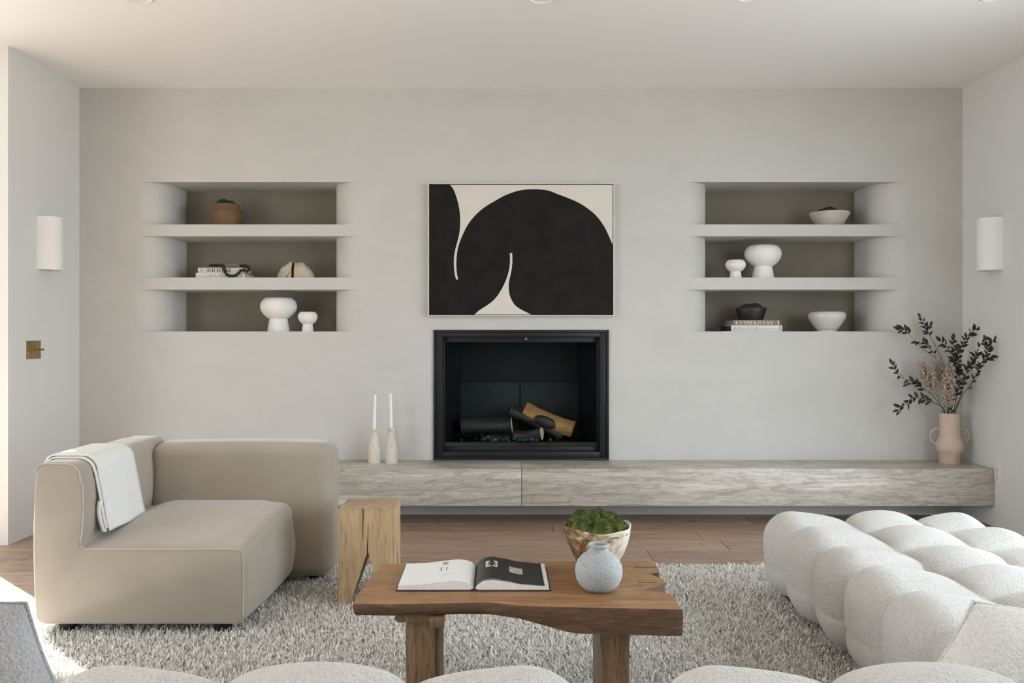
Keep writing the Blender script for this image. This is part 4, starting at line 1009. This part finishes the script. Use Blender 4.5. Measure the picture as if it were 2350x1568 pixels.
# fossil stone halves
def fossil(label, px0, px1, top, side):
    Y = 5.52; x0, x1 = ax(px0, Y), ax(px1, Y); W = x1 - x0; H_ = az(top, Y) - Z2
    T = thing('fossil_bookend', label, 'stone', ((x0 + x1) / 2, Y, Z2), 'pair of fossil stones')
    n, k_ = 18, 14; vs, fs = [], []; rr = random.Random(3 if side < 0 else 4)
    for i in range(n + 1):
        t = i / n
        for j in range(k_ + 1):
            a = PI * j / k_                      # over the top from front to back
            prof = (1 - (1 - t) ** 2.0) ** .62
            hh = H_ * prof * (1 + .05 * math.sin(t * 11 + side)); dd = .055 * (.35 + .65 * prof)
            yy = -dd * math.cos(a); zz = hh * math.sin(a) ** .55 if 0 < j < k_ else 0
            w_ = .0022 * (rr.random() - .5) if 0 < i < n else 0
            xx = x0 + W * t if side < 0 else x1 - W * t
            vs.append((xx + w_, Y + yy + w_, Z2 + max(0, zz) + abs(w_)))
    for i in range(n):
        for j in range(k_): a = i * (k_ + 1) + j; q = (a, a + 1, a + k_ + 2, a + k_ + 1); fs.append(q if side > 0 else q[::-1])
    mk('rough_rind', vs, fs, M['fossil'], T, 40)
    e = [vs[n * (k_ + 1) + j] for j in range(k_ + 1)]; mk('cut_face', e, [tuple(range(k_ + 1))], plain('polished_brown_stone', (.10, .065, .04), .3, var=.3), T)
    if side < 0:
        Yf = Y - .058
        pts = [(672, 609), (668, 611), (665, 615), (665, 622), (663, 628), (658, 634), (655, 637)]
        tube('crack_line', [(ax(a, Yf), Yf + .004 + .05 * max(0, (637 - c) / 36) ** 2 * .35, az(c, Yf)) for a, c in pts], .0022, M['crack'], T, 5)
fossil('left half of the split cream fossil stone in the left niche', 637, 673, 601.5, -1)
fossil('right half of the split cream fossil stone in the left niche', 679, 722, 600.5, 1)

# ------------------------------------------------------------------ flower vase and branches at the right end of the hearth
VY = 5.25; VX = ax(2179, VY)
T = thing('handled_vase', 'blush ceramic vase with two thin loop handles on the hearth', 'vase', (VX, VY, HZ))
zz = lambda py: az(py, VY) - HZ
lathe('body', [(0, 0), (.058, 0), (.0597, .003), (.0597, zz(1041)), (.064, zz(1039)), (.0745, zz(1034)), (.0795, zz(1025)), (.0775, zz(1016)), (.068, zz(1009)), (.0605, zz(1004)), (.0580, zz(998)), (.0577, zz(949)), (.0560, zz(948)), (.0535, zz(949)), (.0535, .10), (0, .09)], (VX, VY, HZ), M['blush'], T, 56, 45)
for s_ in (-1, 1):
    c = [(VX + s_ * .055, .555), (VX + s_ * .082, .561), (VX + s_ * .108, .545), (VX + s_ * .1205, .518), (VX + s_ * .112, .488), (VX + s_ * .092, .471), (VX + s_ * .070, .468)]
    tube('handle', spline([(a, VY, b) for a, b in c], 6), .0048, M['blush'], T, 10)
leaf_me = []
for q in range(3):
    L, W = .036 + .005 * q, .0085 + .0015 * q; vs = []; fs = []
    for i, (t, w_) in enumerate(((0, .08), (.2, .72), (.45, 1.0), (.75, .7), (1, .03))):
        zc_ = .004 * math.sin(t * PI) - .010 * t * t
        vs += [(t * L, -w_ * W, zc_ + .003 * w_), (t * L, 0, zc_), (t * L, w_ * W, zc_ + .003 * w_)]
    for i in range(4):
        for j in range(2): a = i * 3 + j; fs.append((a, a + 1, a + 4, a + 3))
    me = bpy.data.meshes.new('leaf'); me.from_pydata(vs, [], fs); me.materials.append(M['leaf']); me.polygons.foreach_set('use_smooth', [True] * len(me.polygons)); leaf_me.append(me)
def bp(u, v, dy): return at(2030 + u / 6.533, 720 + v / 6.533, VY + dy)
mouth = Vector((VX, VY, az(952, VY)))
def branch(label, pts, leaf_from=.45, n=14, seed=1, extra=()):
    rr = random.Random(seed); base = Vector((VX + rr.uniform(-.02, .02), VY + rr.uniform(-.02, .02), HZ + .13))
    T = thing('leafy_branch', label, 'branch', base, 'leafy branches in the vase')
    path = spline([base] + [bp(*p) for p in pts], 6); m_ = len(path)
    tube('stem', path, [.0024 - .0015 * i / m_ for i in range(m_)], M['twig'], T, 5)
    def leaves(path, n, lf):
        for q in range(n):
            t = lf + (1 - lf) * (q + rr.random() * .6) / n; f = min(t, .999) * (len(path) - 1); i = int(f); p = path[i].lerp(path[min(i + 1, len(path) - 1)], f - i)
            d = (path[min(i + 1, len(path) - 1)] - path[max(i - 1, 0)]).normalized(); s_ = 1 if q % 2 else -1
            side = d.cross(Vector((0, 1, 0))).normalized() * s_; dr = (d * .75 + side * .75 + Vector((rr.gauss(0, .2), rr.gauss(0, .45), rr.gauss(0, .2)))).normalized()
            if q == n - 1: dr = d
            o = link('leaf', rr.choice(leaf_me), None, T)
            up = Vector((rr.gauss(0, .5), -1, rr.gauss(.4, .5))).normalized(); yv = up.cross(dr).normalized(); zv = dr.cross(yv)
            s2 = rr.uniform(.7, 1.12); R_ = Matrix((dr * s2, yv * s2, zv * s2)).transposed().to_4x4(); R_.translation = p; o.matrix_basis = R_
    leaves(path, n, leaf_from)
    for e_pts, en in extra:
        ep = spline([bp(*p) for p in e_pts], 5); tube('stem', ep, .0012, M['twig'], T, 5); leaves(ep, en, .2)
branch('leafy branch drooping lowest to the left over the hearth', [(900, 1460, .0), (770, 1350, -.02), (660, 1310, -.03), (560, 1275, -.04), (420, 1260, -.05), (330, 1340, -.05), (240, 1400, -.06), (200, 1480, -.06)], .30, 18, 1)
branch('leafy branch reaching farthest to the left', [(880, 1450, .01), (720, 1230, .02), (560, 1110, .03), (460, 1040, .03), (240, 950, .03), (150, 840, .02), (105, 745, .02)], .34, 16, 2, [(((560, 1110, .03), (400, 1040, .02), (330, 1070, .02)), 3)])
branch('leafy branch slanting to the upper left above the flowers', [(950, 1460, .03), (930, 950, .06), (880, 790, .07), (790, 690, .07), (640, 570, .07), (520, 460, .06), (410, 360, .06), (330, 270, .06), (235, 230, .05)], .84, 8, 3, [(((790, 690, .07), (740, 590, .07), (650, 500, .06), (580, 430, .06), (470, 430, .06)), 9)])
branch('tallest thin branch pointing up in the bouquet', [(960, 1460, .02), (920, 900, .05), (890, 770, .06), (820, 600, .07), (740, 440, .07), (660, 300, .07), (600, 180, .07), (530, 45, .06)], .72, 9, 4, [(((690, 350, .07), (650, 250, .05), (690, 160, .04)), 5)])
branch('dense dark upright branch in the middle of the bouquet', [(1000, 1460, -.02), (1040, 1100, -.04), (1050, 800, -.04), (1030, 640, -.04), (1030, 400, -.04)], .18, 34, 5, [(((1020, 640, -.04), (940, 520, -.04), (830, 400, -.05)), 8), (((1060, 1000, -.04), (1110, 800, -.06), (1090, 560, -.06)), 12), (((1060, 1300, -.03), (1120, 1100, -.06), (1170, 1000, -.07)), 9)])
branch('leafy branch rising to the upper right with a round tip leaf', [(1040, 1460, .01), (1120, 1000, .0), (1110, 750, .0), (1120, 600, -.01), (1160, 470, -.02), (1210, 380, -.03), (1280, 290, -.04), (1370, 240, -.05)], .50, 13, 6)
branch('leafy branch leaning right with sparse leaves near the wall', [(1060, 1460, -.03), (1170, 1150, -.10), (1220, 900, -.15), (1310, 740, -.18), (1370, 600, -.20), (1470, 410, -.22)], .42, 16, 7, [(((1220, 850, -.15), (1240, 790, -.16), (1390, 760, -.17)), 8)])
branch('leafy branch leaning farthest right against the wall', [(1060, 1470, -.03), (1180, 1210, -.12), (1320, 1020, -.18), (1390, 870, -.22), (1430, 780, -.23), (1530, 600, -.26), (1580, 480, -.265), (1630, 400, -.27)], .30, 24, 8, [(((1430, 780, -.23), (1500, 690, -.25), (1590, 660, -.26)), 6), (((1530, 600, -.26), (1570, 520, -.265), (1520, 390, -.26)), 7)])
def flower(label, pts, c0, c1, wd, seed):
    rr = random.Random(seed); base = Vector((VX + rr.uniform(-.015, .015), VY + rr.uniform(-.015, .015), HZ + .13)); T = thing('flower_spike', label, 'flower', base, 'dried flower spikes in the vase')
    path = spline([base] + [bp(*p) for p in pts], 6); tube('stem', path, .0018, M['twig'], T, 5)
    a, b = Vector(bp(*c0)), Vector(bp(*c1)); bm = bmesh.new(); ax_ = (b - a).normalized()
    for _ in range(330):
        t = rr.random() ** .9; r = wd * (math.sin(PI * min(1, .12 + .80 * t)) ** .7) * math.sqrt(rr.uniform(.25, 1)); g = rr.uniform(0, 2 * PI)
        u = ax_.cross(Vector((0, 1, 0))).normalized(); v = ax_.cross(u); p = a.lerp(b, t) + r * (math.cos(g) * u + math.sin(g) * v)
        q = rr.uniform(.0032, .0075); M4 = Matrix.Translation(p) @ Matrix.Rotation(rr.uniform(0, 6), 4, Vector((rr.random(), rr.random(), rr.random() + .1)).normalized()) @ Matrix.Diagonal((q, q * .6, q * 1.3, 1))
        bmesh.ops.create_cube(bm, size=1.6, matrix=M4)
    o = bm_obj('blossoms', bm, M['blossom'], T); o['kind'] = 'stuff'
flower('dried beige flower spike at the left of the bouquet', [(930, 1460, .0), (800, 1250, .02), (740, 1160, .02), (550, 720, .0)], (750, 1200, .0), (545, 720, -.02), .042, 1)
flower('dried beige flower spike at the back of the bouquet', [(950, 1460, .02), (930, 1200, .04), (880, 1000, .04), (800, 680, .03)], (890, 1040, .03), (795, 680, .02), .030, 2)
flower('dried beige flower spike at the front of the bouquet', [(970, 1460, -.03), (935, 1380, -.06), (960, 1100, -.08), (985, 740, -.08)], (930, 1390, -.08), (985, 740, -.08), .040, 3)
